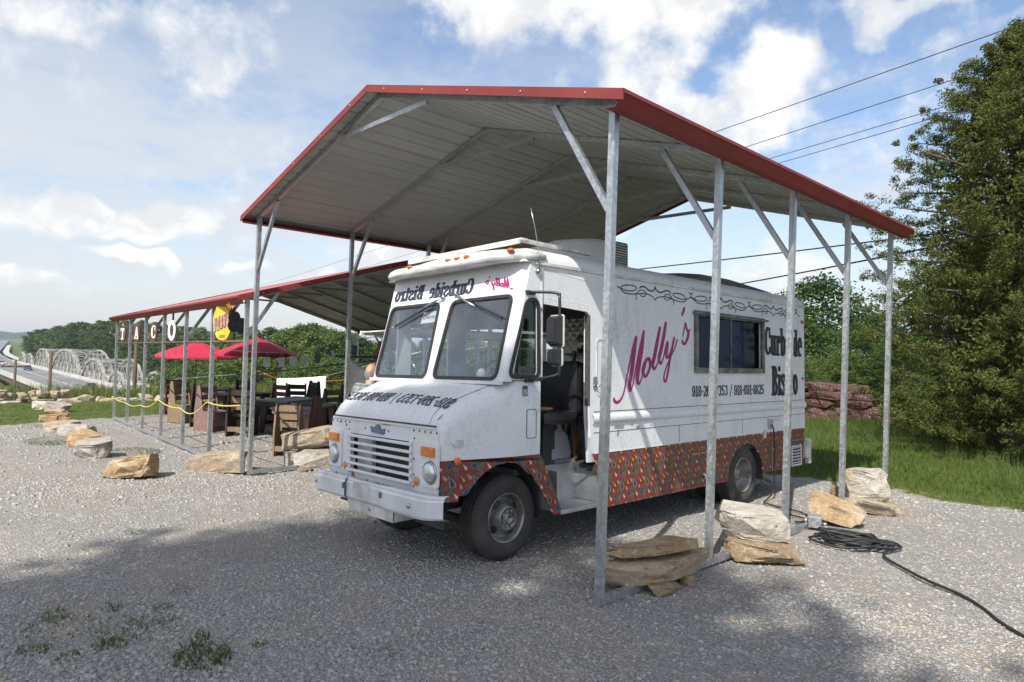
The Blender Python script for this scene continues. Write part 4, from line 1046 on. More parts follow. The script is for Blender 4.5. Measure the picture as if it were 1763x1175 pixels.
    tx = MB(); text2d(tx, '918-260-7353 / 918-691-8825', .128, sd, u0=2.865, v0=1.395, width=1.755, bold=.02); tx.obj('phone_number', MT['ink'], T)
    # script name, magenta (traced flat on the flank: y, z, stroke width)
    mol = script_molly()
    sc = MB(); strokes(sc, mol, sd); sc.obj('script_name', MT['pink'], T)
    scr = MB()
    for k in range(3):
        strokes(scr, scroll_unit(1.476+1.385*k, 0), sd)
    scr.obj('scrollwork', MT['ink'], T)
    # front: the same words written mirror-wise
    fd = lambda u, v, d: (-u, wy(v)-.0022-d, v)            # u grows to the driver's left: mirror writing
    tx = MB(); text2d(tx, 'Curbside', .158, fd, u0=-.375, v0=2.408, width=.705, bold=.075); tx.obj('mirrored_word', MT['blueink'], T)
    tx = MB(); text2d(tx, 'Bistro', .158, fd, u0=.435, v0=2.412, width=.525, bold=.075); tx.obj('mirrored_word', MT['blueink'], T)
    y_lo, y_hi = min(p[0] for s in mol for p in s[0]), max(p[0] for s in mol for p in s[0])
    sc = MB(); k = .40/(y_hi-y_lo)
    strokes(sc, [([(-.94+(p[0]-y_lo)*k, 2.41+(p[1]-1.38)*k*.62-(p[0]-y_lo)*k*.10) + ((p[2]*.40,) if len(p) > 2 else ()) for p in s[0]], s[1]*.40) for s in mol], fd); sc.obj('mirrored_script', MT['pink'], T)
    # hood: phone numbers, mirror-wise, on the slope
    def hd_(u, v, d):
        y = -.495+v*.138/.13*1.0
        z = float(np.interp(y, PY, PZ)); xe = float(np.interp(y, PY, HW))-.15
        t = min(1, abs(u)/xe); zz = z+.004+.018*(1-t*t)*min(1, (y+.60)*6)
        if abs(u) > xe:
            q = min(1, (abs(u)-xe)/.15); zz = z-.15+.15*math.sqrt(max(0, 1-q*q))+.004
        return (-u, y-.002-d*.6, zz+.003+d)
    def fine(mb, fn):
        """subdivide so the flat print follows the curve"""
        bm = bmesh.new(); vs = [bm.verts.new((p[0], p[1], p[2])) for p in mb.v]
        for f in mb.f:
            try: bm.faces.new([vs[i] for i in f])
            except ValueError: pass
        bmesh.ops.triangulate(bm, faces=bm.faces[:])
        bmesh.ops.subdivide_edges(bm, edges=[e for e in bm.edges if abs(e.verts[0].co.y-e.verts[1].co.y) > .03], cuts=3)
        o2 = MB(); bm.verts.index_update(); o2.add([fn(v.co.x, v.co.y, v.co.z) for v in bm.verts], [[v.index for v in f.verts] for f in bm.faces]); bm.free(); return o2
    flat = MB(); text2d(flat, '918-260-7353 / 918-691-8825', .13, lambda u, v, d: (u, v, d), u0=-.85, v0=0, width=1.66)
    fine(flat, hd_).obj('hood_number', MT['blueink'], T)
def script_molly():
    # crop coordinates of the flank, turned into metres along the side
    def c(px, py):
        return px, py
    S = []
    P = lambda *a: [tuple(q) for q in a]
    # M: hook, long hairline up, heavy downstroke, hairline, heavy downstroke
    S.append((P((112,945,.022),(112,975,.034),(140,1000,.030),(180,975,.024),(220,890,.020),(250,740,.020),(290,540,.022),(330,360,.026),(362,255,.030)), .02))
    S.append((P((362,255,.034),(340,420,.050),(310,640,.056),(285,800,.050),(292,880,.030)), .04))
    S.append((P((292,880,.024),(320,800,.018),(350,640,.018),(390,430,.020),(445,190,.026)), .02))
    S.append((P((445,190,.032),(425,380,.050),(395,560,.056),(372,720,.052),(384,800,.034)), .04))
    S.append((P((384,800,.024),(405,770,.018),(430,700,.018),(465,580,.020)), .02))
    # o
    S.append((P((505,505,.026),(475,520,.036),(447,590,.046),(436,660,.048),(462,710,.030),(495,660,.034),(515,590,.034),(505,505,.026),(530,560,.018)), .03))
    # l, l
    S.append((P((530,560,.018),(560,480,.020),(595,300,.024),(628,150,.034)), .02))
    S.append((P((628,150,.036),(600,300,.050),(565,480,.054),(545,580,.048),(566,622,.030),(600,560,.018),(625,480,.018)), .04))
    S.append((P((625,480,.018),(650,340,.020),(675,200,.026),(694,95,.034)), .02))
    S.append((P((694,95,.038),(672,240,.050),(640,400,.054),(615,510,.046),(636,562,.030),(665,500,.018),(680,430,.020)), .04))
    # y
    S.append((P((680,430,.020),(695,360,.022),(712,325,.030),(712,380,.034),(698,450,.042),(708,498,.030),(740,440,.018),(770,350,.022),(788,265,.030)), .03))
    S.append((P((788,265,.030),(765,380,.036),(740,500,.036),(720,640,.032),(700,740,.030),(684,768,.026),(672,740,.024),(674,690,.020),(700,600,.018),(760,460,.018),(800,370,.018),(820,290,.022)), .03))
    # s
    S.append((P((882,262,.020),(895,200,.020),(912,110,.022),(925,165,.030),(945,215,.040),(940,265,.040),(920,320,.034),(895,345,.028),(878,320,.030),(884,300,.022)), .03))
    S.append((P((945,220,.018),(958,200,.016),(968,172,.022)), .02))
    # apostrophe
    S.append((P((905,-72,.022),(896,-40,.040),(872,26,.030)), .03))
    out = []
    for pts, w in S:
        o = []
        for (px, py, ww) in pts:
            y, z = flank(1040+px/6.528, 540+py/6.528); o.append((y, z, ww*1.12))
        out.append((o, w))
    return out
def flank(u, v):
    """where a sight line of the original survey meets the truck's flank: metres along and up the side"""
    f = 1136.8865
    d = ri2*((u-881.5)/f)+up2*(-(v-587.5)/f)+fw
    Mi = (Matrix.Translation((-1.0, 0, 0)) @ Matrix.Rotation(R(-2), 4, 'Y')).inverted()
    c = Mi @ CAM; dd = Mi.to_3x3() @ d
    p = c+dd*(-c.x/dd.x); return p.y, p.z
def scroll_unit(y0, z0):
    """one length of pen-flourish scrollwork"""
    raw = [
     ([(62,120),(100,140),(150,160),(210,160),(238,140),(220,120),(170,110),(120,115),(98,135),(110,165),(150,185),(220,190),(290,186),(340,192),(380,215),(402,244)], .012),
     ([(402,244),(425,222),(465,214),(510,218),(560,238),(620,258),(665,258),(680,240),(660,205),(620,188),(575,184),(562,198),(590,220),(640,236),(690,234),(730,215)], .012),
     ([(240,240),(232,215),(240,180),(270,156),(305,162),(322,190),(305,212),(280,208),(262,190)], .010),
     ([(262,140),(280,124),(310,128),(345,155),(375,164),(395,150),(402,124)], .016),
     ([(402,124),(412,150),(432,172),(465,174),(500,160),(528,168),(540,190)], .016),
     ([(562,284),(570,262),(550,225),(520,195),(490,200),(482,225),(505,245),(535,232),(545,212)], .010),
     ([(700,178),(722,186),(742,178)], .010), ([(722,186),(712,205),(722,222),(735,205),(722,186)], .008),
     ([(722,215),(745,240),(775,262)], .012)]
    out = []
    for pts, w in raw:
        o = []
        for (px, py) in pts:
            y, z = flank(1050+px/5.185, 470+py/5.185); o.append((y-1.476+y0, z, w*1.0))
        out.append((o, w))
    return out
build_truck()
# ---------------------------------------------------------------- rocks
MT['rock_tan'] = rockmat('tan_sandstone', (.21,.165,.115), (.37,.31,.225), (.52,.46,.365), (.38,.26,.14))
MT['rock_grey'] = rockmat('grey_sandstone', (.20,.18,.155), (.36,.33,.29), (.52,.49,.44), (.36,.27,.17))
MT['rock_orange'] = rockmat('orange_sandstone', (.25,.155,.08), (.41,.295,.17), (.55,.465,.34), (.38,.205,.08))
MT['rock_greytan'] = rockmat('greyish_tan_sandstone', (.25,.185,.115), (.40,.31,.205), (.54,.47,.37), (.40,.22,.085))
MT['rock_brown'] = rockmat('brown_sandstone', (.16,.115,.07), (.29,.215,.135), (.45,.37,.26))
MT['rock_red'] = rockmat('red_sandstone', (.060,.030,.027), (.105,.052,.046), (.17,.098,.085), (.085,.038,.034))
MT['rock_white'] = rockmat('pale_limestone', (.30,.265,.21), (.48,.44,.37), (.60,.57,.51), (.46,.35,.2))
def rock_mesh(name, seed, dims, mat, sub=4, planes=9, slab=.0, rough=.09):
    rough *= 1.35
    rq = np.random.RandomState(seed); bm = bmesh.new(); bmesh.ops.create_icosphere(bm, subdivisions=sub, radius=1)
    v = np.array([x.co[:] for x in bm.verts]); f = np.array([[x.index for x in q.verts] for q in bm.faces]); bm.free()
    # boxy blank, then broken along random faces
    v = np.sign(v)*np.abs(v)**.36
    asp = np.array(dims)/max(dims)
    for k in range(int(planes*1.5)):
        n = rq.normal(size=3); n[2] *= (.30 if slab else .5); n /= np.linalg.norm(n); m_ = n*asp; m_ = n/np.maximum(asp, .35); m_ /= np.linalg.norm(m_)
        e = np.abs(v@n).max(); d = e*rq.uniform(.56, .84)
        t = v@n-d; v = v-np.outer(np.maximum(t, 0)*.97, n)
    for s in (1, -1):
        n = np.array([rq.normal()*.10, rq.normal()*.10, s]); n /= np.linalg.norm(n); d = (slab or .82)*rq.uniform(.92, 1.05); t = v@n-d; v = v-np.outer(np.maximum(t, 0)*.97, n)
    off = rq.uniform(-50, 50, 3)
    sc = np.array(dims)/max(dims)
    disp = np.array([mnoise.fractal(Vector(p*sc*2.6+off), .75, 2.1, 6) for p in v])
    lay = np.array([mnoise.noise(Vector((p[0]*1.2*sc[0]+off[0], p[1]*1.2*sc[1], p[2]*6*sc[2]+off[2]))) for p in v])
    r_ = v/np.maximum(np.linalg.norm(v, axis=1)[:, None], .2)
    v = v+r_*(disp*rough*1.15+lay*rough*.3)[:, None]*np.array([1, 1, .75])
    lo, hi = v.min(0), v.max(0); v = (v-(lo+hi)/2)/(hi-lo)*np.array(dims); v[:, 2] += dims[2]/2
    me = npmesh(name, v, tris=f, mats=[mat], smooth=True)
    try: me.set_sharp_from_angle(angle=R(17))
    except Exception: pass
    return me
def rock(name, label, seed, xy, dims, yaw, mat, tilt=(0,0), z=None, sub=4, planes=9, slab=.0, rough=.09, group=None, cat='rock', sink=.02):
    me = rock_mesh(name, seed, dims, MT[mat], sub, planes, slab, rough)
    zz = gz(*xy)-sink if z is None else z
    o = mkobj(name, me, None, (xy[0], xy[1], zz), (R(tilt[0]), R(tilt[1]), R(yaw)))
    return tag(o, label, cat, group)
# stacked slabs between the first two right-hand posts
rock('sandstone_slab', 'long brown sandstone slab on the gravel against the nearest post, lower of its pair', 11, (-.05,.74), (1.12,.42,.17), 65, 'rock_greytan', (0,-2), .062, slab=.75, rough=.06)
rock('sandstone_slab', 'flat orange-brown slab lying on the long brown slab by the nearest post', 12, (-.10,.72), (.84,.38,.10), 66, 'rock_orange', (-4,-4), .242, slab=.6, rough=.06)
rock('small_stone', 'small brown stone wedged under the long slab beside the base rail', 13, (.12,.66), (.34,.20,.09), 66, 'rock_brown', (0,0), None, 3)
rock('small_stone', 'fist-sized brown stone under the right end of the long slab', 14, (.10,.98), (.17,.16,.095), 20, 'rock_brown', (0,0), None, 3)
rock('sandstone_slab', 'brown slab under the pale boulder between the second and third posts', 15, (.16,2.18), (.70,.50,.17), 40, 'rock_brown', (0,2), None, slab=.8)
rock('pale_boulder', 'rounded pale tan boulder resting on a brown slab between second and third posts', 16, (.0,2.24), (.70,.52,.285), 46, 'rock_white', (4,2), .145, planes=9, rough=.07)
rock('orange_slab', 'tilted orange sandstone slab leaning on the base rail by the junction box', 17, (.06,4.18), (.62,.46,.17), 25, 'rock_orange', (14,16), .07, slab=.75, planes=10, rough=.06)
rock('pale_slab', 'flat pale slab under the white boulder beside the fourth post', 18, (.12,5.22), (.84,.56,.16), 30, 'rock_tan', (0,8), None, slab=.7, planes=11)
rock('white_boulder', 'angular white boulder standing on a slab beside the fourth post', 19, (-.03,5.34), (.56,.48,.43), 30, 'rock_white', (6,0), .115, planes=12, rough=.05)
rock('small_stone', 'brown stone stub left of the fourth post behind the orange slab', 20, (-.42,5.55), (.20,.18,.20), 10, 'rock_brown', (0,0), None, 3)
# by the front left post and the bumper
rock('tan_boulder', 'long tan boulder lying on grey rocks beside the truck bumper', 21, (-6.95,1.20), (1.00,.52,.34), 44, 'rock_tan', (0,-9), .17, planes=9, rough=.08)
rock('grey_boulder', 'whitish grey boulder under the long tan boulder beside the bumper', 22, (-6.60,1.10), (.72,.50,.29), 48, 'rock_grey', (0,0), None)
rock('grey_boulder', 'small grey rock at the left foot of the boulders beside the bumper', 23, (-6.95,.88), (.34,.30,.24), 0, 'rock_grey', (0,0), None, 3)
rock('small_stone', 'flat brown stone in front of the boulders beside the bumper', 24, (-6.38,.80), (.26,.16,.08), 50, 'rock_brown', (0,0), None, 3)
rock('long_boulder', 'long buff log-like boulder beside the left front post', 25, (-7.08,-.14), (1.02,.42,.33), 44, 'rock_tan', (6,-7), None, planes=8, rough=.06)
rock('wedge_rock', 'orange and white wedge rock alone on the gravel, nearest of the left row', 26, (-7.31,-1.34), (.80,.50,.31), 42, 'rock_orange', (-8,-8), None, planes=14, rough=.09)
rock('row_rock', 'pinkish grey slab, second from the front in the left rock row', 27, (-9.62,-1.35), (.74,.48,.29), 40, 'rock_grey', (10,-4), None, slab=.8, planes=11)
rock('row_rock', 'tan brown block, third from the front in the left rock row', 28, (-11.19,-1.20), (.74,.48,.27), 38, 'rock_orange', (5,3), None, slab=.8, planes=11)
rock('row_rock', 'smooth grey rock with a tan cap behind it in the left rock row', 29, (-13.15,-1.02), (.72,.45,.22), 40, 'rock_grey', (8,0), None, slab=.8)
rock('row_rock', 'flat yellow tan rock just beyond the smooth grey rock of the left row', 30, (-13.95,-1.12), (.75,.45,.24), 40, 'rock_tan', (4,0), None, slab=.8)
rock('row_rock', 'undercut brown rock near the far end of the left rock row', 31, (-16.15,-.90), (.80,.45,.20), 42, 'rock_brown', (0,-3), None, slab=.8, planes=11)
rock('row_rock', 'small orange rock beneath the largest grey rock of the left row', 32, (-17.6,-.62), (.55,.4,.20), 42, 'rock_orange', (0,0), None)
rock('row_rock', 'largest layered grey rock at the far grassy end of the left rock row', 33, (-18.6,-.50), (.72,.5,.33), 42, 'rock_grey', (0,4), None, slab=.8)
rock('row_rock', 'low pale rock behind the largest grey rock on the grass edge', 34, (-19.6,-.70), (.5,.4,.3), 20, 'rock_white', (0,0), None, 3)
# loose wall of rocks along the far grass
rk = [rock_mesh('edge_rock', 60+i, d, MT[m], 3, 10, .8 if i % 2 else 0) for i, (d, m) in enumerate([((.62,.42,.30),'rock_tan'),((.78,.45,.24),'rock_white'),((.50,.40,.34),'rock_tan'),((.66,.5,.36),'rock_grey'),((.9,.45,.26),'rock_tan'),((.46,.36,.22),'rock_white')])]
rq = random.Random(12)
for k in range(52):
    t = (k % 34)/33.0; tier = k >= 34
    y = -4.6+9.6*t+rq.uniform(-.10,.10); x = -22.6+.10*y+rq.uniform(-.35,.35)-(.1 if tier else 0)
    s = rq.uniform(.62,1.05)*(.8 if tier else 1)
    ki = rq.randrange(6); o = mkobj('edge_rock', rk[ki], None, (x, y, gz(x, y)+(.20 if tier else -.04)), (R(rq.uniform(-14,14)), R(rq.uniform(-14,14)), R(rq.uniform(0,360))))
    o.scale = (s, s, s*rq.uniform(.85,1.15))
    tag(o, ['blocky tan','flat pale','squarish tan','bulky grey','long flat tan','small pale'][ki]+' rock '+('atop' if tier else 'at the foot of')+' the far rock heap, '+('left' if t < .33 else 'middle' if t < .66 else 'right')+' part', 'rock', 'rocks heaped along the far grass edge')
# ---------------------------------------------------------------- loose gravel, real stones
def scatter_gravel():
    rs = np.random.RandomState(5)
    def fan(n, r0, r1, p):
        r_ = (r0**p+(r1**p-r0**p)*rs.rand(n))**(1/p); a = YAW+R(1)*rs.uniform(-49, 49, n)
        return CAM.x-np.sin(a)*r_, CAM.y+np.cos(a)*r_
    xs, ys = [], []
    for (n, r0, r1, p) in ((88000, 1.7, 6.0, 1.45), (30000, 6.0, 11, 1.6), (26000, 9.0, 19, 1.5)):
        x, y = fan(n, r0, r1, p); xs.append(x); ys.append(y)
    x, y = np.concatenate(xs), np.concatenate(ys)
    pk = np.sin(x*.9+1.3*np.sin(y*.7))+np.sin(y*1.1-x*.5+2)+.6*np.sin(x*2.3+y*1.9)      # packed, dusty places keep few loose stones
    ok = (grav_mask(x, y) > rs.uniform(-.25, .12, len(x))) & (rs.rand(len(x)) < np.clip(.72-.28*pk, .22, 1)); x, y = x[ok], y[ok]; n = len(x)
    sz = np.clip(rs.lognormal(-5.12, .40, n), .003, .017)*np.clip(np.hypot(x-CAM.x, y-CAM.y)/8, 1, 1.9)
    base = np.array([[-1,-1,-1],[1,-1,-1],[1,1,-1],[-1,1,-1],[-1,-1,1],[1,-1,1],[1,1,1],[-1,1,1]], float)
    v = base[None]*(1+rs.uniform(-.42, .22, (n, 8, 3))); v = v*(sz[:, None, None])*np.stack([rs.uniform(.8,1.5,n), rs.uniform(.7,1.1,n), rs.uniform(.38,.66,n)], 1)[:, None, :]
    a = rs.uniform(0, 6.28, n); b = rs.normal(0, .35, n); ca, sa, cb, sb = np.cos(a), np.sin(a), np.cos(b), np.sin(b)
    X = v[..., 0]*cb[:, None]-v[..., 2]*sb[:, None]; Z = v[..., 0]*sb[:, None]+v[..., 2]*cb[:, None]; Y = v[..., 1]
    X2 = X*ca[:, None]-Y*sa[:, None]; Y2 = X*sa[:, None]+Y*ca[:, None]
    zz = ground_h(x, y) + (.012*np.sin(x*1.7+np.sin(y*.9)*1.3)*np.cos(y*1.3+x*.4)+.007*np.sin(x*4.1+y*2.2)+.005*np.cos(y*5.2-x*3.1)) - .012
    V = np.stack([X2+x[:, None], Y2+y[:, None], Z+(zz+sz*.15)[:, None]], -1).reshape(-1, 3)
    q = np.array([[4,5,6,7],[0,1,5,4],[1,2,6,5],[2,3,7,6],[3,0,4,7]])
    Q = (q[None]+8*np.arange(n)[:, None, None]).reshape(-1, 4)
    m, g, bs = newmat('gravel_stone'); rp = g.n('ShaderNodeNewGeometry').outputs['Random Per Island']
    o = g.n('ShaderNodeTexCoord').outputs['Object']
    c = g.ramp(rp, [(0, (.24,.23,.215)), (.3, (.31,.30,.282)), (.6, (.36,.35,.332)), (.90, (.395,.385,.366)), (.95, (.38,.29,.20)), (1, (.42,.408,.385))])
    c = g.mix(g.math('MULTIPLY', g.smooth(g.math('ADD', g.noise(o, .55, 6, .62), g.math('MULTIPLY', g.noise(o, 2.3, 6, .65), .5)), .70, .98), .55), c, (.40, .345, .28, 1))
    g.nt.links.new(c, bs.inputs['Base Color']); bs.inputs['Roughness'].default_value = .9; setin(bs, 'Specular IOR Level', .2)
    me = npmesh('loose_gravel', V, quads=Q, mats=[m]); return stuff(mkobj('loose_gravel', me), 'loose grey crushed gravel covering the lot', 'gravel')
scatter_gravel()
# ---------------------------------------------------------------- grass
def blades(x, y, z, h, w, rs, lean=.5, seg=2):
    n = len(x); a = rs.uniform(0, 6.28, n); l = rs.normal(0, lean, (n, 2))*h[:, None]
    dx, dy = np.cos(a)*w, np.sin(a)*w; V = []
    for k in range(seg+1):
        t = k/seg; ww = (1-t*.92); cx = x+l[:, 0]*t*t; cy = y+l[:, 1]*t*t; cz = z+h*t*(1-.22*t*np.minimum(1, np.hypot(l[:, 0], l[:, 1])/np.maximum(h, 1e-3)))
        V += [np.stack([cx-dx*ww, cy-dy*ww, cz], -1), np.stack([cx+dx*ww, cy+dy*ww, cz], -1)]
    V = np.stack(V, 1).reshape(-1, 3); m = 2*(seg+1)
    q = np.array([[2*k, 2*k+1, 2*k+3, 2*k+2] for k in range(seg)])
    return V, (q[None]+m*np.arange(n)[:, None, None]).reshape(-1, 4)
MT['grass'] = leafmat('grass_blade', (.045,.075,.014), (.10,.15,.028), (.20,.20,.07))
MT['weed'] = leafmat('weed_blade', (.055,.085,.022), (.11,.155,.042), (.22,.22,.09))
MT['drygrass'] = leafmat('tall_grass', (.07,.09,.025), (.15,.18,.05), (.28,.26,.12))
def lawn():
    rs = np.random.RandomState(9); n = 60000
    y = 6.6+10.5*rs.rand(n)**1.4; x = rs.uniform(-9, 6.5, n); ok = grav_mask(x, y) < rs.uniform(-.12, .10, n); x, y = x[ok], y[ok]
    h = rs.uniform(.05, .17, len(x))*(1+.8*np.clip((y-8)/4, 0, 1)*rs.rand(len(x)))*np.clip(.4-grav_mask(x, y)*1.2, .4, 1.2)
    V, Q = blades(x, y, ground_h(x, y)+.03, h, rs.uniform(.003, .007, len(x)), rs)
    stuff(mkobj('lawn_grass', npmesh('lawn_grass', V, quads=Q, mats=[MT['grass']])), 'green unmown grass behind the gravel under the cedar tree', 'grass')
    n = 26000; x = rs.uniform(-25, -16.2, n); y = rs.uniform(-8, 7.5, n); ok = grav_mask(x, y) < rs.uniform(-.5, .05, n); x, y = x[ok], y[ok]
    V, Q = blades(x, y, ground_h(x, y), rs.uniform(.04, .10, len(x)), rs.uniform(.008, .016, len(x)), rs)
    stuff(mkobj('lawn_grass', npmesh('lawn_grass', V, quads=Q, mats=[MT['grass']])), 'strip of short green grass beyond the left rock row', 'grass')
    n = 12000; x = rs.uniform(-31, -23.6, n); y = rs.uniform(-9, 11, n)
    V, Q = blades(x, y, ground_h(x, y), rs.uniform(.25, .75, n)*(.6+.4*rs.rand(n)), rs.uniform(.010, .022, n), rs, .35)
    stuff(mkobj('tall_grass', npmesh('tall_grass', V, quads=Q, mats=[MT['drygrass']])), 'tall pale weeds on the bank behind the rock heap', 'grass')
    n = 9000; x = rs.uniform(-17, 4, n); y = rs.uniform(9.5, 13, n); ok = (x < -8.5); x, y = x[ok], y[ok]
    V, Q = blades(x, y, ground_h(x, y), rs.uniform(.15, .5, len(x)), rs.uniform(.008, .016, len(x)), rs, .35)
    stuff(mkobj('tall_grass', npmesh('tall_grass', V, quads=Q, mats=[MT['drygrass']])), 'rough grass along the bank behind the dining carport', 'grass')
lawn()
def weed(label, xy, r, n, h, seed, flat=.6):
    r *= 1.25; n = int(n*.72); h *= (.65 if h < .3 else 1)
    rs = np.random.RandomState(seed); a = rs.uniform(0, 6.28, n); rr = r*np.sqrt(rs.rand(n)); x = rr*np.cos(a); y = rr*np.sin(a)*.8
    V, Q = blades(x, y, np.full(n, -.005), rs.uniform(.35, 1, n)*h, rs.uniform(.0025, .006, n), rs, flat, 3)
    o = mkobj('weed_clump', npmesh('weed_clump', V, quads=Q, mats=[MT['weed']]), None, (xy[0], xy[1], gz(*xy)-.01)); return tag(o, label, 'weed', 'weeds growing through the gravel')
weed('leafy green weed clump at the left edge of the shaded gravel', (-2.32,-2.98), .10, 150, .07, 1, 1.1)
weed('spreading grass clump in the shaded foreground, second largest', (-1.50,-2.82), .10, 130, .10, 2, .8)
weed('largest tufted grass clump in the shaded foreground', (-.98,-2.45), .16, 320, .15, 3, .75)
weed('short grass tuft in front of the truck near the bottom edge', (-.33,-1.58), .07, 110, .08, 4, .8)
weed('small lone green weed on the sunlit gravel', (-4.29,-2.02), .10, 90, .05, 5, 1.2)
weed('low weed at the bottom left corner of the gravel', (-1.47,-3.02), .07, 80, .07, 6, .9)
weed('flat weed patch midway across the shaded foreground', (-1.98,-2.38), .08, 70, .04, 7, 1.3)
weed('thin upright weed left of the flat weed patch', (-2.22,-2.64), .06, 46, .09, 8, .6)
weed('pair of upright grass stalks beside the largest tuft', (-1.26,-2.36), .05, 34, .16, 9, .25)
weed('ragged weed mat between the two largest grass tufts', (-1.62,-2.55), .20, 190, .07, 10, 1.1)
weed('yellowish weed mat at the bottom edge below the largest tuft', (-.92,-2.80), .20, 190, .05, 11, 1.3)
weed('tiny weed right of the largest grass tuft', (-.95,-2.12), .05, 46, .05, 12, 1.0)
weed('green grass patch beside the pinkish slab of the left row', (-9.9,-.72), .45, 1500, .06, 13, 1.2)
weed('green grass patch against the tan block of the left row', (-12.2,-1.5), .50, 1700, .07, 14, 1.1)
weed('thin grass streak behind the far rocks of the left row', (-15.3,-1.7), .55, 1100, .05, 15, 1.2)
weed('small weed in the sunny gravel beyond the coiled cord', (1.05,4.57), .09, 90, .04, 16, 1.3)
weed('leafy weed at the bottom left corner nearest the lens', (-1.75,-3.15), .09, 120, .06, 17, 1.1)
weed('sparse yellowing weeds along the bottom edge left of centre', (-.60,-2.62), .22, 150, .05, 19, 1.3)
weed('thin sprawl of weeds between the left edge clump and the upright weed', (-2.05,-2.98), .20, 120, .05, 20, 1.3)
weed('scattered low weeds behind the second largest clump', (-1.85,-2.70), .18, 110, .05, 21, 1.2)
weed('faint weed streak on the shaded gravel nearer the truck', (-2.35,-2.15), .12, 60, .04, 22, 1.3)
weed('tall feathery weeds in the grass below the cedar', (1.05,8.3), .35, 160, .75, 18, .22)
# ---------------------------------------------------------------- cords and junction box
def cord(name, label, pts, r, mat='black', n=6, cat='cord', seg=6):
    o = MB().tube(spl(pts, seg), r, n).obj(name, MT[mat]); return tag(o, label, cat)
def coil():
    rq = random.Random(3); P = [(.10,3.62,.07),(.16,3.56,.03),(.24,3.48,.02)]
    c = Vector((.58,3.40)); ax = Vector((.86,.50)).normalized(); ay = Vector((-ax.y, ax.x))
    for k in range(9):
        ra, rb = rq.uniform(.20,.38), rq.uniform(.10,.26); off = Vector((rq.uniform(-.09,.09), rq.uniform(-.08,.08))); w = rq.uniform(-.3,.3)
        for j in range(10):
            a = math.pi+2*math.pi*j/10+w*0; q = c+off+ax*ra*math.cos(a)+ay*rb*math.sin(a)*(1+.15*math.sin(3*a+k))
            P.append((q.x+rq.uniform(-.012,.012), q.y+rq.uniform(-.012,.012), .016+.008*k*rq.uniform(.5,1.0)+.010*(j % 3 == 0)))
    P += [(.86,3.60,.03),(.905,3.50,.016),(.865,3.30,.014),(.93,3.10,.014),(1.12,2.90,.014),(1.40,2.66,.014),(1.66,2.50,.014),(1.85,2.30,.014),(2.02,2.05,.014),(2.22,1.85,.014),(2.6,1.62,.014)]
    cord('coiled_cord', 'thick black power cord coiled on the gravel and trailing to the right', P, .0125, cat='power cord', seg=5)
coil()
jb = thing('junction_box', 'grey metal junction box fixed to the base rail beside the orange slab', 'junction box', (.035,3.66,.0), (0,0,R(20)))
MB().cbox((-.055,-.10,.03), (.075,.10,.145), .008).obj('box', MT['galv'], jb)
MB().cbox((-.058,-.103,.138), (.078,.103,.150), .004).obj('lid', MT['alu'], jb)
MB().lathe([(.022,0),(.022,.05),(.016,.055)], (.075,-.02,.07), 'x', 12).obj('connector', MT['chrome'], jb)
MB().lathe([(.020,0),(.020,-.05),(.014,-.055)], (-.055,.03,.08), 'x', 12).obj('connector', MT['chrome'], jb)
cord('service_cable', 'thin black cable running from the truck outlet over the gravel to the junction box',
     [(-1.02,4.80,.98),(-.985,4.80,.9),(-.97,4.82,.5),(-.98,4.83,.12),(-.99,4.70,.02),(-.92,4.45,.012),(-.70,4.35,.012),(-.40,4.30,.012),(-.18,4.12,.014),(-.10,3.95,.016),(-.16,3.80,.02),(-.05,3.72,.06),(-.02,3.69,.08)], .009, cat='cable')
cord('service_cable', 'short black cable looped beside the third post by the junction box', [(-.45,4.05,.012),(-.22,4.0,.014),(-.12,3.82,.02),(-.20,3.72,.02),(-.06,3.66,.05)], .009, cat='cable')
# ---------------------------------------------------------------- dining furniture
MT['w_tan'] = pbr('tan_wood', (.20,.145,.08), .7, 0, .25, 5, .25, 40, stretch=(6,6,1))
MT['w_maroon'] = pbr('maroon_painted_wood', (.085,.027,.021), .6, 0, .2, 5, .2, 40, stretch=(6,6,1))
MT['w_dark'] = pbr('dark_stained_wood', (.035,.024,.019), .6, 0, .3, 5, .2, 40, stretch=(6,6,1))
MT['w_pink'] = pbr('faded_red_wood', (.20,.12,.105), .7, 0, .2, 5, .2, 40, stretch=(6,6,1))
MT['w_grey'] = pbr('grey_table_wood', (.12,.11,.12), .45, 0, .2, 5, .2, 40, stretch=(6,1,6))
MT['blueseat'] = pbr('blue_cushion', (.05,.06,.12), .7, 0, .2, 6)
def chair_proto(cs, cb, seatm):
    """high-backed plank chair with solid tapered sides; faces +y, back at -y"""
    t = bpy.data.objects.new('plank_chair', None); COL.objects.link(t)
    side = [(-.30,0),(.22,0),(.22,.44),(-.06,.46),(-.17,1.02),(-.24,1.02),(-.30,.45)]
    for s in (-1, 1): MB().prism(side, [], s*.24-.018, s*.24+.018, lambda u, v, d: (d, u, v)).obj('side_board', cs, t)
    MB().box((-.222,-.10,.40), (.222,.24,.43)).obj('seat', seatm, t)
    for (z, h) in ((.55,.11),(.70,.11),(.86,.12)):
        y = -.10-.12*(z-.45); MB().box((-.222,y-.045,z), (.222,y-.022,z+h)).obj('back_slat', cb, t)
    MB().box((-.222,-.285,.10), (.222,-.255,.20)).obj('stretcher', cb, t)
    MB().box((-.222,.185,.12), (.222,.212,.26)).obj('front_board', cb, t)
    return t
protos = [chair_proto(MT['w_maroon'], MT['w_maroon'], MT['w_dark']), chair_proto(MT['w_tan'], MT['w_tan'], MT['w_tan']), chair_proto(MT['w_dark'], MT['w_dark'], MT['blueseat']), chair_proto(MT['w_pink'], MT['w_pink'], MT['w_dark']), chair_proto(MT['w_dark'], MT['w_tan'], MT['w_dark'])]
used = [False]*5
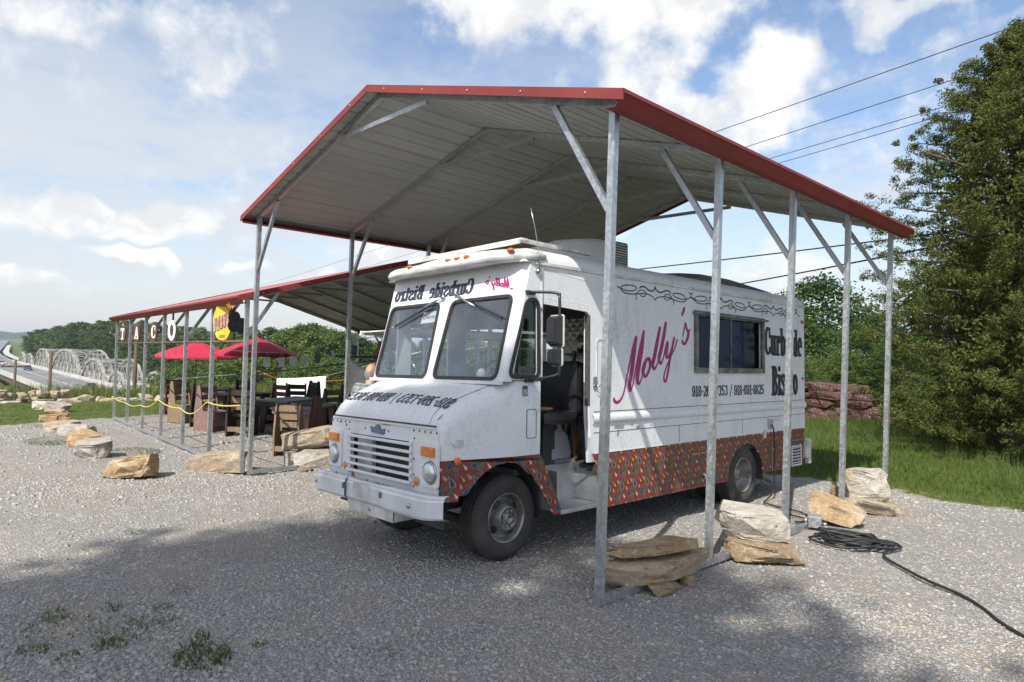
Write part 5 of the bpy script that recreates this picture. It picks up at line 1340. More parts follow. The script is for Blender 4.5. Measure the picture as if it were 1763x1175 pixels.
def chair(k, xy, rz, label, s=1.0):
    if not used[k]: used[k] = True; o = protos[k]
    else: o = copytree(protos[k])
    o.location = (xy[0], xy[1], gz(*xy)-.005); o.rotation_euler = (0,0,R(rz)); o.scale = (s,s,s)
    return tag(o, label, 'chair', 'plank chairs under the dining carport')
chair(1, (-8.05,1.35), 40, 'tan wood plank chair nearest the front left post, back to the lens', .9)
chair(4, (-11.35,1.75), 48, 'dark sided chair with tan back boards behind the second front post')
chair(3, (-12.45,1.50), -60, 'faded pinkish chair with a tapered side, between tan and dark chairs')
chair(4, (-13.6,1.75), 40, 'chair with tan back boards left of the pinkish chair')
chair(1, (-14.75,1.60), -62, 'tan chair with a tapered side left of the pinkish chair')
chair(0, (-17.2,2.10), 65, 'maroon solid sided chair farthest left under the dining carport', 1.0)
chair(0, (-8.35,2.15), -20, 'maroon chair directly behind the front left post')
chair(2, (-12.6,5.35), 170, 'dark high backed chair in front of the white banner, left one', 1.0)
chair(2, (-10.35,5.1), 130, 'dark high backed chair in front of the white banner, middle one', 1.0)
chair(2, (-10.6,5.9), 200, 'dark high backed chair at the right edge of the white banner', 1.0)
chair(2, (-12.3,3.6), 150, 'dark chair beyond the nearest grey table', 1.0)
chair(2, (-9.4,5.2), 215, 'dark chair between the banner and the truck hood', 1.0)
chair(0, (-13.1,3.2), 200, 'maroon chair under the right red umbrella', 1.0)
chair(0, (-15.8,3.6), 30, 'maroon chair at the table under the left red umbrella', 1.0)
chair(2, (-14.6,4.8), 180, 'dark chair behind the right red umbrella', 1.0)
chair(0, (-15.0,3.1), 160, 'maroon chair right of the left red umbrella pole', 1.0)
chair(2, (-9.9,3.6), 70, 'dark chair at the right side of the nearest grey table', 1.0)
chair(2, (-12.9,4.9), 120, 'dark chair in the back row left of the white banner', 1.0)
chair(2, (-13.6,4.0), 60, 'dark chair in the middle of the dining carport behind the parasol edge', 1.0)
chair(4, (-10.9,3.5), 100, 'dark sided chair with tan boards behind the nearest grey table', 1.0)
chair(2, (-8.9,4.2), 240, 'dark chair just left of the truck hood', 1.0)
def table(xy, rz, label, w=1.5, d=.85, h=.74, top='w_grey', leg='w_pink'):
    t = thing('plank_table', label, 'table', (xy[0], xy[1], gz(*xy)), (0,0,R(rz)), 'plank tables under the dining carport')
    n = 5
    for k in range(n):
        x0 = -d/2+d*k/n; MB().box((x0+.003,-w/2,h-.035), (x0+d/n-.003,w/2,h)).obj('top_plank', MT[top], t)
    MB().box((-d/2+.02,-w/2+.04,h-.125), (d/2-.02,-w/2+.075,h-.036)).obj('apron', MT[leg], t); MB().box((-d/2+.02,w/2-.075,h-.125), (d/2-.02,w/2-.04,h-.036)).obj('apron', MT[leg], t)
    for sx in (-1, 1):
        for sy in (-1, 1): MB().bar((sx*(d/2-.10), sy*(w/2-.14), 0), (sx*(d/2-.16), sy*(w/2-.18), h-.04), .12, .05, (0,1,0)).obj('leg', MT[leg], t)
    return t
table((-9.55,2.35), 40, 'nearest grey plank table, by the boulders beside the bumper')
table((-11.5,2.9), 30, 'grey plank table behind the front left posts', top='w_grey', leg='w_dark')
table((-14.0,2.6), 20, 'maroon plank table behind the third front post', top='w_maroon', leg='w_maroon')
table((-10.4,4.3), 60, 'dark table in front of the white banner', top='w_dark', leg='w_dark')
table((-16.3,2.9), 20, 'maroon plank table at the far left under the dining carport', top='w_maroon', leg='w_maroon')
bk = thing('menu_binder', 'dark open binder lying on the nearest grey table', 'binder', (-9.62,2.42,gz(-9.6,2.4)+.742), (0,0,R(25)))
MB().cbox((-.20,-.16,0), (.20,.16,.045), .01).obj('cover', MT['blackpl'], bk); MB().box((-.18,-.14,.046), (.18,.14,.05)).obj('sheet', MT['darkin'], bk)
# red parasols
MT['redcloth'] = pbr('crimson_cloth', (.38,.010,.038), .75, 0, .1, 4)
def parasol(xy, top, r, drop, label, base):
    t = thing('parasol', label, 'parasol', (xy[0], xy[1], gz(*xy)), (0,0,R(base)), 'crimson parasols under the dining carport')
    h = top-gz(*xy); MB().tube([(0,0,0),(0,0,h-.02)], .019, 8).obj('pole', MT['black'], t)
    n = 8
    for k in range(n):
        a0, a1 = 2*math.pi*k/n, 2*math.pi*(k+1)/n; rows = []
        for i in range(7):
            q = i/6; rr = r*(.05+.95*q); zz = h-drop*q**1.15
            row = []
            for j in range(5):
                a = a0+(a1-a0)*j/4; e = math.sin(math.pi*j/4); row.append((rr*math.cos(a)*(1-.06*e*q), rr*math.sin(a)*(1-.06*e*q), zz-.045*e*q*0+.0-.03*e*q))
            rows.append(row)
        last = rows[-1]; rows.append([(p[0]*.998, p[1]*.998, p[2]-.085) for p in last])
        MB().grid(rows).obj('canopy_panel', MT['redcloth'], t)
        MB().tube([(.04*math.cos(a0),.04*math.sin(a0),h-.03),(r*.97*math.cos(a0),r*.97*math.sin(a0),h-drop-.015)], .008, 5).obj('rib', MT['black'], t)
    MB().lathe([(0,.06),(.02,.05),(.09,.0),(.10,-.03)], (0,0,h), 'z', 12).obj('cap', MT['redcloth'], t)
    MB().lathe([(0,.05),(.2,.05),(.22,0)], (0,0,0), 'z', 16).obj('base', MT['black'], t)
parasol((-20.7,3.7), 1.83, 1.32, .46, 'crimson parasol farther from the truck, beyond the front posts', 10)
parasol((-17.3,4.4), 2.0, 1.20, .46, 'crimson parasol nearer the truck, behind the front left posts', 28)
# ---------------------------------------------------------------- things hung on the dining carport
ca, sa = math.cos(AN), math.sin(AN)
def row(d, z, back=0.0):
    """point on the front post row of the dining carport: metres along it, height over its ground"""
    return Vector((-6.668-d*ca+back*sa, -.075+d*sa+back*ca, -.062-.0147*d+z))
rail = MB().tube([row(.1,1.93,.02), row(9.55,1.93,.02)], .018, 8).obj('sign_rail', pbr('rusty_pipe', (.13,.09,.07), .7, .2, .3, 5)); tag(rail, 'thin rusty pipe rail holding up the TACO letters across the front posts', 'rail')
brown = pbr('brown_paddle', (.10,.042,.034), .6, 0, .2, 8); wl = pbr('white_letter', (.68,.66,.63), .6, 0, .1, 8)
for (ch, d, lab) in (('T',8.80,'brown oval paddle sign with the white letter T, leftmost of the four'), ('A',7.25,'brown oval paddle sign with the white letter A'), ('C',5.65,'brown oval paddle sign with the white letter C'), ('O',4.15,'white letter O sign with a black hanger and brown centre')):
    p = row(d,1.95,.02); t = thing('letter_sign', lab, 'sign', p, (0,0,R(16)), 'TACO letter signs on the rail')
    ov = [(.135*math.cos(a)*(1 if ch != 'O' else .62), .21+.21*math.sin(a)*(1 if ch != 'O' else .86)) for a in np.linspace(0, 6.283, 29)[:-1]]
    MB().prism(ov, [], -.012, .012, lambda u, v, d_: (u, d_, v)).obj('paddle', brown, t)
    tx = MB(); hh = .28
    if ch == 'O':
        MB().prism([(.125*math.cos(a), .21+.20*math.sin(a)) for a in np.linspace(0, 6.283, 29)[:-1]], [[(.062*math.cos(a), .21+.12*math.sin(a)) for a in np.linspace(0, 6.283, 29)[:-1]]], -.022, -.014, lambda u, v, d_: (u, d_, v)).obj('letter', wl, t)
        MB().box((-.025,-.005,.41), (.025,.005,.60)).obj('hanger', MT['black'], t); MB().box((-.05,-.005,-.05), (.05,.005,.0)).obj('hanger', MT['black'], t)
    else:
        text2d(tx, ch, hh, lambda u, v, d_: (u, -.0135-d_*3, v), u0=-.08, v0=.07, width=.165); tx.obj('letter', wl, t)
        if ch == 'T': MB().prism([(-.05,.40),(.05,.40),(0,.52)], [], -.010, .010, lambda u, v, d_: (u, d_, v)).obj('tip', MT['alu'], t)
yl = thing('surfboard_sign', 'yellow surfboard shaped sign with raised red lettering beside the front left post', 'sign', row(1.10,1.95,.02), (0,0,R(26)))
sb_ = roundpoly([(-.10,.0),(.10,.0),(.19,.22),(.20,.36),(.13,.54),(.05,.62),(-.05,.62),(-.13,.54),(-.20,.36),(-.19,.22)], .12)
MB().prism(sb_, [], -.02, .02, lambda u, v, d: (u, d, v)).obj('board', pbr('yellow_paint', (.60,.43,.04), .5, 0, .15, 4), yl)
rl_ = pbr('red_letter_relief', (.26,.05,.06), .5, 0, .4, 20, col2=(.5,.33,.33)); rq = random.Random(6)
for row_ in range(2):
    for k in range(5):
        x0 = -.17+.066*k; z0 = .30-.10*row_+.028*k-.02
        MB().prism([(x0,z0-.055),(x0+.045,z0-.045),(x0+.05,z0+.06+.02*rq.random()),(x0+.012,z0+.055)], [], -.036, -.0205, lambda u, v, d: (u, d, v)).obj('raised_letter', rl_, yl)
MB().box((-.07,-.022,.04), (.07,-.0205,.048)).obj('painted_line', MT['ink'], yl); MB().box((-.06,-.022,.058), (.06,-.0205,.066)).obj('painted_line', MT['ink'], yl); MB().box((-.065,-.022,.076), (.065,-.0205,.084)).obj('painted_line', MT['ink'], yl)
MT['matte'] = pbr('matte_black', (.008,.008,.009), .95, 0, .2, 9, spec=.05)
bf = thing('black_cutout', 'black round lobed cut-out with a rusty flower beside the yellow surfboard sign', 'cut-out', row(.42,1.95,.04), (0,0,R(30)))
for (x, z, r_) in ((-.09,.34,.10),(-.10,.22,.10),(.03,.22,.12),(-.14,.46,.05)): MB().prism([(x+r_*math.cos(a), z+r_*math.sin(a)) for a in np.linspace(0, 6.283, 21)[:-1]], [], -.008-.002*(x+.2)*10, .008+.002*(x+.2)*10, lambda u, v, d: (u, d, v)).obj('lobe', MT['matte'], bf)
for k in range(8):
    a = k*math.pi/4; MB().bar((-.16,-.012,.53), (-.16+.075*math.cos(a),-.012,.53+.075*math.sin(a)), .022, .006, (0,1,0)).obj('petal', MT['rust'], bf)
MB().bar((-.1,0,.0), (-.1,0,.25), .02).obj('stake', MT['black'], bf)
yr = []
rh = [.57,.52,.56,.77,.72,.93,.99]; sg = [.03,.05,.08,.04,.14,.03]
for i in range(7):
    d = 9.55-1.588*i; yr.append(row(d,rh[i],-.035))
    if i < 6:
        for q in (.2,.4,.6,.8): yr.append(row(d-1.588*q,rh[i]+(rh[i+1]-rh[i])*q-sg[i]*math.sin(math.pi*q),-.035))
tag(MB().tube(spl(yr, 4), .011, 6).obj('yellow_rope', pbr('yellow_rope', (.52,.47,.10), .7, 0, .15, 60)), 'yellow rope strung from post to post across the front of the dining carport', 'rope')
# string of hanging metal plates, banner and tarp on the far side
sp_ = [Vector((-16.6,3.2,1.62)), Vector((-15.5,4.2,1.60)), Vector((-14.9,5.0,1.72)), Vector((-14.0,5.9,2.02)), Vector((-13.3,6.6,2.25))]
tag(MB().tube(spl(sp_, 6), .010, 5).obj('hanging_wire', MT['alu']), 'pale wire strung across the far end holding small hanging metal plates', 'wire')
pm = [pbr('dull_tin', (.42,.43,.43), .45, .4, .2, 9), pbr('dark_tin', (.10,.10,.11), .5, .3, .2, 9)]
cur = spl(sp_, 6)
for i, (k, dk, w) in enumerate(((5,0,.20),(7,0,.17),(9,0,.22),(11,0,.18),(13,1,.17),(15,0,.10),(18,1,.15))):
    p = Vector(cur[k]); t = thing('hanging_plate', ('dark' if dk else 'pale')+' tin plate hanging on the wire, '+['leftmost','second from the left','third, widest','fourth','fifth and dark','sixth and narrowest','last before the post'][i], 'hanging plate', p, (0,0,R(44)), 'tin plates on the wire')
    MB().box((-w/2,-.006,-.42), (w/2,.006,-.14)).obj('plate', pm[dk], t); MB().tube([(-w*.3,0,-.14),(0,0,0),(w*.3,0,-.14)], .006, 4).obj('loop', MT['alu'], t)
def sheet(name, label, a, b, h0, h1, mat, cat, sag=.03, n=14):
    a, b = Vector(a), Vector(b); rows = []
    nn = Vector((b.y-a.y, a.x-b.x, 0)).normalized()
    for i in range(9):
        v = i/8; r_ = []
        for j in range(n+1):
            u = j/n; p = a.lerp(b, u); h = h0+(h1-h0)*u
            r_.append(p+Vector((0,0,-h*v-sag*math.sin(math.pi*u)*(1-v)))+nn*.03*math.sin(u*11+v*4)*(.3+v))
        rows.append(r_)
    mb = MB().grid(rows); o = mb.obj(name, mat, None, fix=False); sm_ = o.modifiers.new('thickness', 'SOLIDIFY'); sm_.thickness = .006
    return tag(o, label, cat)
sheet('white_banner', 'plain white cloth banner strung low beyond the far end of the dining carport', (-22.3,7.25,.50), (-20.95,8.65,.66), .86, .92, pbr('white_cloth', (.78,.78,.78), .8, 0, .03, 3), 'banner', .03)
sheet('grey_tarp', 'grey tarpaulin hanging beside the second left post behind the man', (-7.5,2.02,1.70), (-6.95,2.55,1.42), .70, .42, pbr('grey_tarp', (.40,.39,.38), .7, 0, .12, 4), 'tarpaulin', .12)
tag(MB().tube([(-23.3,6.6,.85),(-22.3,7.22,.50)], .014, 5).obj('orange_strap', MT['orange']), 'orange strap tied to the left corner of the white banner', 'strap')
tag(MB().tube([(-20.95,8.65,.45),(-17.0,9.6,.85)], .014, 5).obj('orange_strap', MT['orange']), 'orange strap tied to the right corner of the white banner', 'strap')
tag(MB().tube([(-20.93,8.67,.67),(-15.5,9.3,1.75)], .012, 5).obj('tie_rope', MT['alu']), 'pale rope from the white banner up to a far post', 'rope')
tag(MB().tube(spl([(-19.5,2.5,.6),(-15,5.2,1.2),(-10.5,8.3,2.0)], 6), .02, 5).obj('slack_cable', MT['windowframe']), 'grey slack cable rising across the far side of the dining carport', 'cable')
pt = thing('parrot_ornament', 'small painted parrot ornament perched on the bar behind the second left post', 'ornament', (-7.6,2.75,1.66), (0,0,R(40)))
bm = bmesh.new(); bmesh.ops.create_uvsphere(bm, u_segments=12, v_segments=8, radius=1)
MB().bm(bm, 0, True, Matrix.Translation((0,0,.12)) @ Matrix.Rotation(R(15), 4, 'Y') @ Matrix.Diagonal((.05,.05,.12,1))).obj('body', pbr('green_paint', (.04,.12,.03), .5, 0, .5, 9, col2=(.3,.04,.03)), pt)
bm = bmesh.new(); bmesh.ops.create_uvsphere(bm, u_segments=12, v_segments=8, radius=1)
MB().bm(bm, 0, True, Matrix.Translation((.03,0,.26)) @ Matrix.Diagonal((.045,.04,.045,1))).obj('head', pbr('red_blue_paint', (.35,.03,.03), .5, 0, .5, 12, col2=(.04,.05,.25)), pt)
MB().prism([(.06,.27),(.11,.245),(.075,.235)], [], -.012, .012, lambda u, v, d: (u, d, v)).obj('beak', MT['blackpl'], pt); MB().bar((-.02,0,.02), (-.06,0,-.10), .03, .012).obj('tail', MT['redlens'], pt)
tag(MB().tube([(-8.2,2.2,1.655),(-6.9,3.35,1.655)], .022, 8).obj('perch_bar', MT['black']), 'black horizontal bar behind the second left post that carries the parrot', 'bar')
# ---------------------------------------------------------------- the man at the hatch
def person():
    root = thing('person', 'man in a grey-green plaid shirt seen from behind at the far side of the truck', 'person', (-4.12,.50,gz(-4.12,.5)), (0,0,R(35)))
    # joints: facing +y (away from the lens, towards the hatch), x to his right
    J = {'pel':(0,0,.94),'waist':(0,.0,1.06),'chest':(0,.01,1.26),'neckb':(0,.0,1.44),
         'sL':(-.17,0,1.40),'sR':(.17,0,1.40),'eL':(-.24,.05,1.13),'eR':(.24,.06,1.13),'hL':(-.20,.24,1.02),'hR':(.20,.26,1.04),
         'hipL':(-.09,0,.90),'hipR':(.09,0,.90),'kL':(-.10,.03,.50),'kR':(.11,.02,.50),'aL':(-.10,-.02,.09),'aR':(.12,-.02,.09),'tL':(-.11,.13,.04),'tR':(.14,.13,.04)}
    E_ = [('pel','waist'),('waist','chest'),('chest','neckb'),('chest','sL'),('chest','sR'),('sL','eL'),('sR','eR'),('eL','hL'),('eR','hR'),('pel','hipL'),('pel','hipR'),('hipL','kL'),('hipR','kR'),('kL','aL'),('kR','aR'),('aL','tL'),('aR','tR')]
    rad = {'pel':.155,'waist':.160,'chest':.170,'neckb':.075,'sL':.085,'sR':.085,'eL':.055,'eR':.055,'hL':.045,'hR':.045,'hipL':.10,'hipR':.10,'kL':.068,'kR':.068,'aL':.045,'aR':.045,'tL':.04,'tR':.04}
    ks = list(J); me = bpy.data.meshes.new('body'); me.from_pydata([J[k] for k in ks], [(ks.index(a), ks.index(b)) for a, b in E_], [])
    o = mkobj('body', me, root); sk = o.modifiers.new('skin', 'SKIN'); sv = me.skin_vertices[0].data
    for i, k in enumerate(ks): sv[i].radius = (rad[k], rad[k]*(.72 if k in ('pel','waist','chest') else .9))
    sv[0].use_root = True; sk.use_smooth_shade = True; ss = o.modifiers.new('sub', 'SUBSURF'); ss.levels = 2; ss.render_levels = 2
    m, g, b = newmat('plaid_shirt_and_jeans'); oc = g.n('ShaderNodeTexCoord').outputs['Object']; s3 = g.n('ShaderNodeSeparateXYZ', {0: oc})
    ln = lambda ax, per, w: g.math('LESS_THAN', g.math('PINGPONG', s3.outputs[ax], per), w)
    c = g.mix(.5, (.13,.16,.16,1), (.13,.16,.16,1))
    c = g.mix(g.math('MULTIPLY', ln(0,.022,.007), .6), c, (.30,.33,.33,1)); c = g.mix(g.math('MULTIPLY', ln(2,.022,.007), .6), c, (.30,.33,.33,1)); c = g.mix(g.math('MULTIPLY', ln(0,.045,.006), .7), c, (.05,.07,.09,1)); c = g.mix(g.math('MULTIPLY', ln(2,.045,.006), .7), c, (.05,.07,.09,1))
    c = g.mix(g.math('LESS_THAN', s3.outputs[2], .93), c, (.04,.05,.08,1)); c = g.mix(g.math('LESS_THAN', s3.outputs[2], .10), c, (.03,.025,.02,1))
    g.nt.links.new(c, b.inputs['Base Color']); b.inputs['Roughness'].default_value = .85; me.materials.append(m)
    skin = pbr('skin', (.42,.23,.16), .5, 0, .12, 14); hair = pbr('grey_hair', (.22,.19,.17), .8, 0, .2, 60, .4, 120)
    # head: skull, jaw, nose, ears, neck as one surface
    bm = bmesh.new(); bmesh.ops.create_icosphere(bm, subdivisions=4, radius=1)
    for v in bm.verts:
        x, y, z = v.co; 
        w = .076*(1-.16*max(0,-z)); d = .098*(1-.10*max(0,-z))
        nx, ny, nz = x*w, y*d+(.012 if z < -.2 and y > 0 else 0), z*.122
        f = max(0, 1-((x/.20)**2+((z+.12)/.26)**2)) if y > .5 else 0; ny += f*.024
        for e in (-.34, .34):
            q = max(0, 1-((x-e)/.16)**2-((z-.06)/.12)**2) if y > .4 else 0; ny -= q*.010
        q = max(0, 1-(x/.3)**2-((z+.52)/.06)**2) if y > .4 else 0; ny -= q*.006
        if abs(x) > .9 and -.30 < z < .18 and abs(y) < .3: nx *= 1.16
        if z < -.72 and y < .35: nx *= .9; nz -= .06
        v.co = (nx, ny, nz)
    hd = MB().bm(bm, 0, True, Matrix.Translation((0,.035,1.585)) @ Matrix.Rotation(R(-6), 4, 'X')).obj('head', skin, root, fix=False)
    MB().tube([(0,.0,1.40),(0,.012,1.50)], .058, 12).obj('neck', skin, root)
    for s in (-1, 1):
        bm = bmesh.new(); bmesh.ops.create_uvsphere(bm, u_segments=8, v_segments=6, radius=1); MB().bm(bm, 0, True, Matrix.Translation((s*.078,.03,1.575)) @ Matrix.Diagonal((.010,.022,.034,1))).obj('ear', skin, hd)
    # fringe of short grey hair round the back and sides
    rows = []
    for z in np.linspace(-.55, .22, 7):
        row_ = []
        for a in np.linspace(R(175), R(365), 17):
            rr = math.sqrt(max(.05, 1-z*z)); row_.append((.0795*rr*math.cos(a)*1.03, .035+.1015*rr*math.sin(a)*1.03+.0, 1.585+z*.122))
        rows.append(row_)
    MB().grid(rows).obj('hair', hair, hd)
    # hands: palm, four fingers, thumb
    for s, w in ((-1, Vector(J['hL'])), (1, Vector(J['hR']))):
        h = MB(); d = Vector((0,.95,.0)); 
        bm = bmesh.new(); bmesh.ops.create_cube(bm, size=1)
        for v in bm.verts: v.co = Vector((w.x+v.co.x*.078, w.y+.065+v.co.y*.10, w.z+v.co.z*.03))
        bmesh.ops.bevel(bm, geom=bm.edges[:], offset=.012, segments=2, affect='EDGES'); h.bm(bm, 0, True)
        for k, L in enumerate((.070,.080,.076,.058)):
            x = w.x+(-.029+.0195*k)*s*-1; y = w.y+.11; h.tube([(x,y,w.z),(x,y+L*.55,w.z-.006),(x,y+L*.85,w.z-.026),(x,y+L*.9,w.z-.045)], [.0095,.009,.0085,.007], 7)
        h.tube([(w.x-s*.035,w.y+.04,w.z),(w.x-s*.062,w.y+.075,w.z-.008),(w.x-s*.066,w.y+.105,w.z-.018)], [.012,.0105,.008], 7)
        h.obj('hand', skin, root)
    cl = MB().lathe([(.066,1.405),(.076,1.43),(.070,1.455),(.060,1.45)], (0,.004,0), 'z', 16).obj('collar', m, root)
person()
# ---------------------------------------------------------------- trees
MT['bark'] = pbr('bark', (.09,.07,.052), .9, 0, .3, 6, .6, 30, stretch=(1,1,.25))
MT['leaf_a'] = leafmat('leaf_mid', (.040,.070,.016), (.095,.150,.034), (.15,.20,.055))
MT['leaf_b'] = leafmat('leaf_dark', (.030,.056,.016), (.066,.115,.030), (.11,.155,.045))
MT['leaf_c'] = leafmat('leaf_pale', (.052,.082,.018), (.115,.175,.040), (.19,.23,.07))
MT['leaf_cedar'] = leafmat('cedar_spray', (.046,.058,.015), (.120,.138,.032), (.21,.205,.055))
def leaves(cent, rad, per, size, rs, aspect=.6, up=.35, flat=.8):
    """clumps of leaf-sized faces"""
    n = len(cent)*per; c = np.repeat(cent, per, 0); r_ = np.repeat(rad, per)
    d = rs.normal(size=(n, 3)); d /= np.linalg.norm(d, axis=1)[:, None]; q = rs.rand(n)**.45
    p = c+d*(r_*q)[:, None]*np.array([1, 1, flat])
    nrm = d*.6+rs.normal(size=(n, 3))*.55+np.array([0, 0, up]); nrm /= np.linalg.norm(nrm, axis=1)[:, None]
    t = np.cross(nrm, rs.normal(size=(n, 3))); t /= np.maximum(np.linalg.norm(t, axis=1)[:, None], 1e-6); b = np.cross(nrm, t)
    s = size*rs.uniform(.6, 1.3, n); t = t*(s)[:, None]; b = b*(s*aspect)[:, None]
    V = np.stack([p-t*.9, p-b+t*.1, p+t, p+b+t*.1], 1).reshape(-1, 3)
    return V, np.arange(4*n).reshape(-1, 4)
def crown_pts(rs, n, H, z0, rx, shape):
    """clump centres for a crown of overall height H above z0"""
    out = []; rad = []
    while len(out) < n:
        u = rs.rand(); a = rs.uniform(0, 6.283); prof = shape(u)
        k = rs.rand()**.42; k *= 1+.24*math.sin(3*a+5*u)+.18*math.sin(5*a-11*u)+.12*math.sin(11*a+17*u)
        out.append((rx*prof*k*math.cos(a), rx*prof*k*math.sin(a), z0+u*H)); rad.append(rx*(.09+.11*rs.rand()))
    return np.array(out), np.array(rad)
def limbs(mb, H, z0, rx, shape, rs, n, r0, droop=0.0):
    top = z0+.86*H; mb.tube([(0,0,-.3),(.02*H,0,.25*H*.5),(-.01*H,.01*H,.55*top),(0,0,top)], [r0*1.25,r0,r0*.66,r0*.12], 9)
    for k in range(n):
        u = .04+.86*(k+rs.rand())/n; a = rs.uniform(0, 6.283)+k*2.4; L = rx*shape(u)*rs.uniform(.6, .95); z = z0+u*H*.92
        s = Vector((0, 0, max(.3, z-L*.45))); e = Vector((L*math.cos(a), L*math.sin(a), z-droop*L)); m_ = s.lerp(e, .5)+Vector((0, 0, .06*L+droop*L*.3))
        rr = r0*.42*(1-u*.6); mb.tube([s, m_, e], [rr, rr*.6, rr*.18], 6)
DEC = lambda u: (math.sin(math.pi*min(1, .12+.88*u))**.6)*(1-.25*u)
ROUND = lambda u: max(.08, math.sqrt(max(0, 1-(2*u-1)**2)))
CED = lambda u: max(.04, min(1.0, .82+1.8*u)*(1-max(0, (u-.42)/.58)**2.9))
def tree_proto(seed, H, rx, z0, shape, ncl, per, leaf, lmat, nl=14, r0=.2, aspect=.6, up=.35, droop=0, name='broadleaf_tree'):
    rs = np.random.RandomState(seed); t = bpy.data.objects.new(name, None); COL.objects.link(t)
    c, r_ = crown_pts(rs, ncl, H-z0, z0, rx, shape); V, Q = leaves(c, r_, per, leaf, rs, aspect, up)
    mkobj('crown', npmesh('crown', V, quads=Q, mats=[MT[lmat]]), t)
    mb = MB(); limbs(mb, H-z0, z0, rx, shape, rs, nl, r0, droop); mb.obj('trunk', MT['bark'], t)
    return t
far_p = [tree_proto(100+i, 15, 5.2+.5*(i % 3), 1.2, [DEC, ROUND, DEC][i % 3], 260, 40, .27, ['leaf_a','leaf_b','leaf_c'][i % 3], 8, .28) for i in range(5)]
mid_p = [tree_proto(120+i, 12, 4.6, .8, [ROUND, DEC, DEC][i % 3], 420, 56, .125, ['leaf_c','leaf_a','leaf_b'][i % 3], 12, .22) for i in range(4)]
near_p = [tree_proto(140+i, 8, 3.4, .3, [DEC, ROUND][i % 2], 380, 80, .062, ['leaf_b','leaf_a','leaf_c'][i % 3], 14, .14) for i in range(3)]
done = set()
def tree(pool, k, az, D, el, label, group, wide=1.0):
    src = pool[k % len(pool)]; a = R(az); x, y = CAM.x-math.sin(a)*D, CAM.y+math.cos(a)*D; z = gz(x, y)-.1
    H0 = {id(far_p): 15, id(mid_p): 12, id(near_p): 8}[id(pool)]
    s = max(.2, (CAM.z+math.tan(R(el))*D-z)/(H0*1.02))
    if src.name not in done: done.add(src.name); o = src
    else: o = copytree(src)
    o.location = (x, y, z); o.rotation_euler = (0, 0, R((k*83) % 360)); o.scale = (s*wide, s*wide, s)
    tag(o, label, 'tree', group); return o
g1 = 'trees of the far wood beyond the bridges'; l1 = 'leafy green tree in the wood beyond the white truss bridge'
for k, (az, D, el) in enumerate([(83.0,620,.30),(82.3,420,.55),(81.4,390,.8),(80.7,375,1.0),(79.9,360,1.15),(79.0,350,1.3),(78.1,340,1.4),(77.2,335,1.45),(76.2,330,1.45),(75.2,320,1.35),(74.2,310,1.25),(73.2,300,1.2),(72.2,290,1.15),
        (81.0,330,.2),(80.2,320,.0),(79.2,300,.2),(78.0,285,.1),(76.8,265,.2),(75.4,245,.1),(74.0,225,.35),(72.8,210,.2),(70.9,195,.9),(69.8,190,1.05),(68.6,182,1.25),(67.2,172,1.35),(66.0,165,1.05),(71.8,205,.5),(69.2,165,.3),(66.9,150,.2)]):
    tree(far_p, k, az, D, el, ['mid green','dark green','pale green','mid green','dark green'][k % 5]+' '+('tall' if el > .6 else 'low')+' tree in the far wood '+('left of the white truss bridge' if az > 80.5 else 'above the white truss bridge' if az > 75.5 else 'seen through the TACO letters' if az > 71 else 'seen above the red parasols'), g1, 1.15+.25*((k*37) % 5)/5)
g2 = 'trees down the bank behind the dining carport'; l2 = 'bright green tree on the bank behind the dining carport'
for k, (az, D, el) in enumerate([(65.4,112,1.3),(64.6,106,1.6),(63.6,104,1.75),(62.6,100,1.6),(61.6,98,1.2),(60.7,100,1.1),(59.8,94,.7),(58.6,104,.55),(57.2,98,.4),(55.9,104,.6),(54.3,108,.8),(52.5,108,.9),(50.5,110,1.0),(48.2,112,1.0),(46.0,115,1.0),
        (70.5,88,-1.2),(68.7,84,-1.0),(67.0,80,-1.0),(65.3,78,-.8),(63.6,74,-.9),(62.0,72,-1.1),(60.5,70,-1.2),(59.0,70,-1.4),(57.4,70,-1.3),(72.4,96,-1.6),(74.2,105,-1.8),(55.5,70,-1.3),(53.5,70,-1.2)]):
    tree(mid_p, k, az, D, el, ['pale green','mid green','dark green','pale green'][k % 4]+(' tall tree' if el > 0 else ' low bushy tree')+' on the bank '+('left of the parasols' if az > 70 else 'behind the parasols' if az > 65.5 else 'behind the white banner' if az > 61.5 else 'behind the second left post' if az > 57 else 'hidden behind the truck cab'), g2, 1.1+.3*((k*29) % 5)/5)
for (k, az, D, el, w, lab) in ((0,21.8,46,6.6,1.3,'grey-green tree standing highest behind the truck tail and red rock wall'), (1,24.6,40,3.6,1.3,'dark tree left of the grey-green tree behind the truck tail'), (2,20.3,30,1.0,1.5,'low bright leafy bush directly above the red rock wall'), (0,18.2,32,3.6,1.4,'dark leafy tree between the fourth and fifth posts'),
        (2,23.4,27,.2,1.5,'bushy green thicket at the left end of the red rock wall'), (1,16.2,30,2.2,1.5,'leafy bush in the gap left of the cedar'), (0,14.0,34,7,1.4,'dark tree behind the left side of the cedar'), (1,10.0,36,9,1.4,'tall dark tree hidden behind the cedar'), (2,12.2,24,1.6,1.7,'low green thicket behind the cedar trunk'), (0,7.2,24,3,1.5,'dark bush at the right edge behind the cedar'), (1,25.8,34,1.2,1.3,'leafy bush half hidden behind the truck tail')):
    tree(near_p, k, az, D, el, lab, 'trees behind the truck and cedar', w)
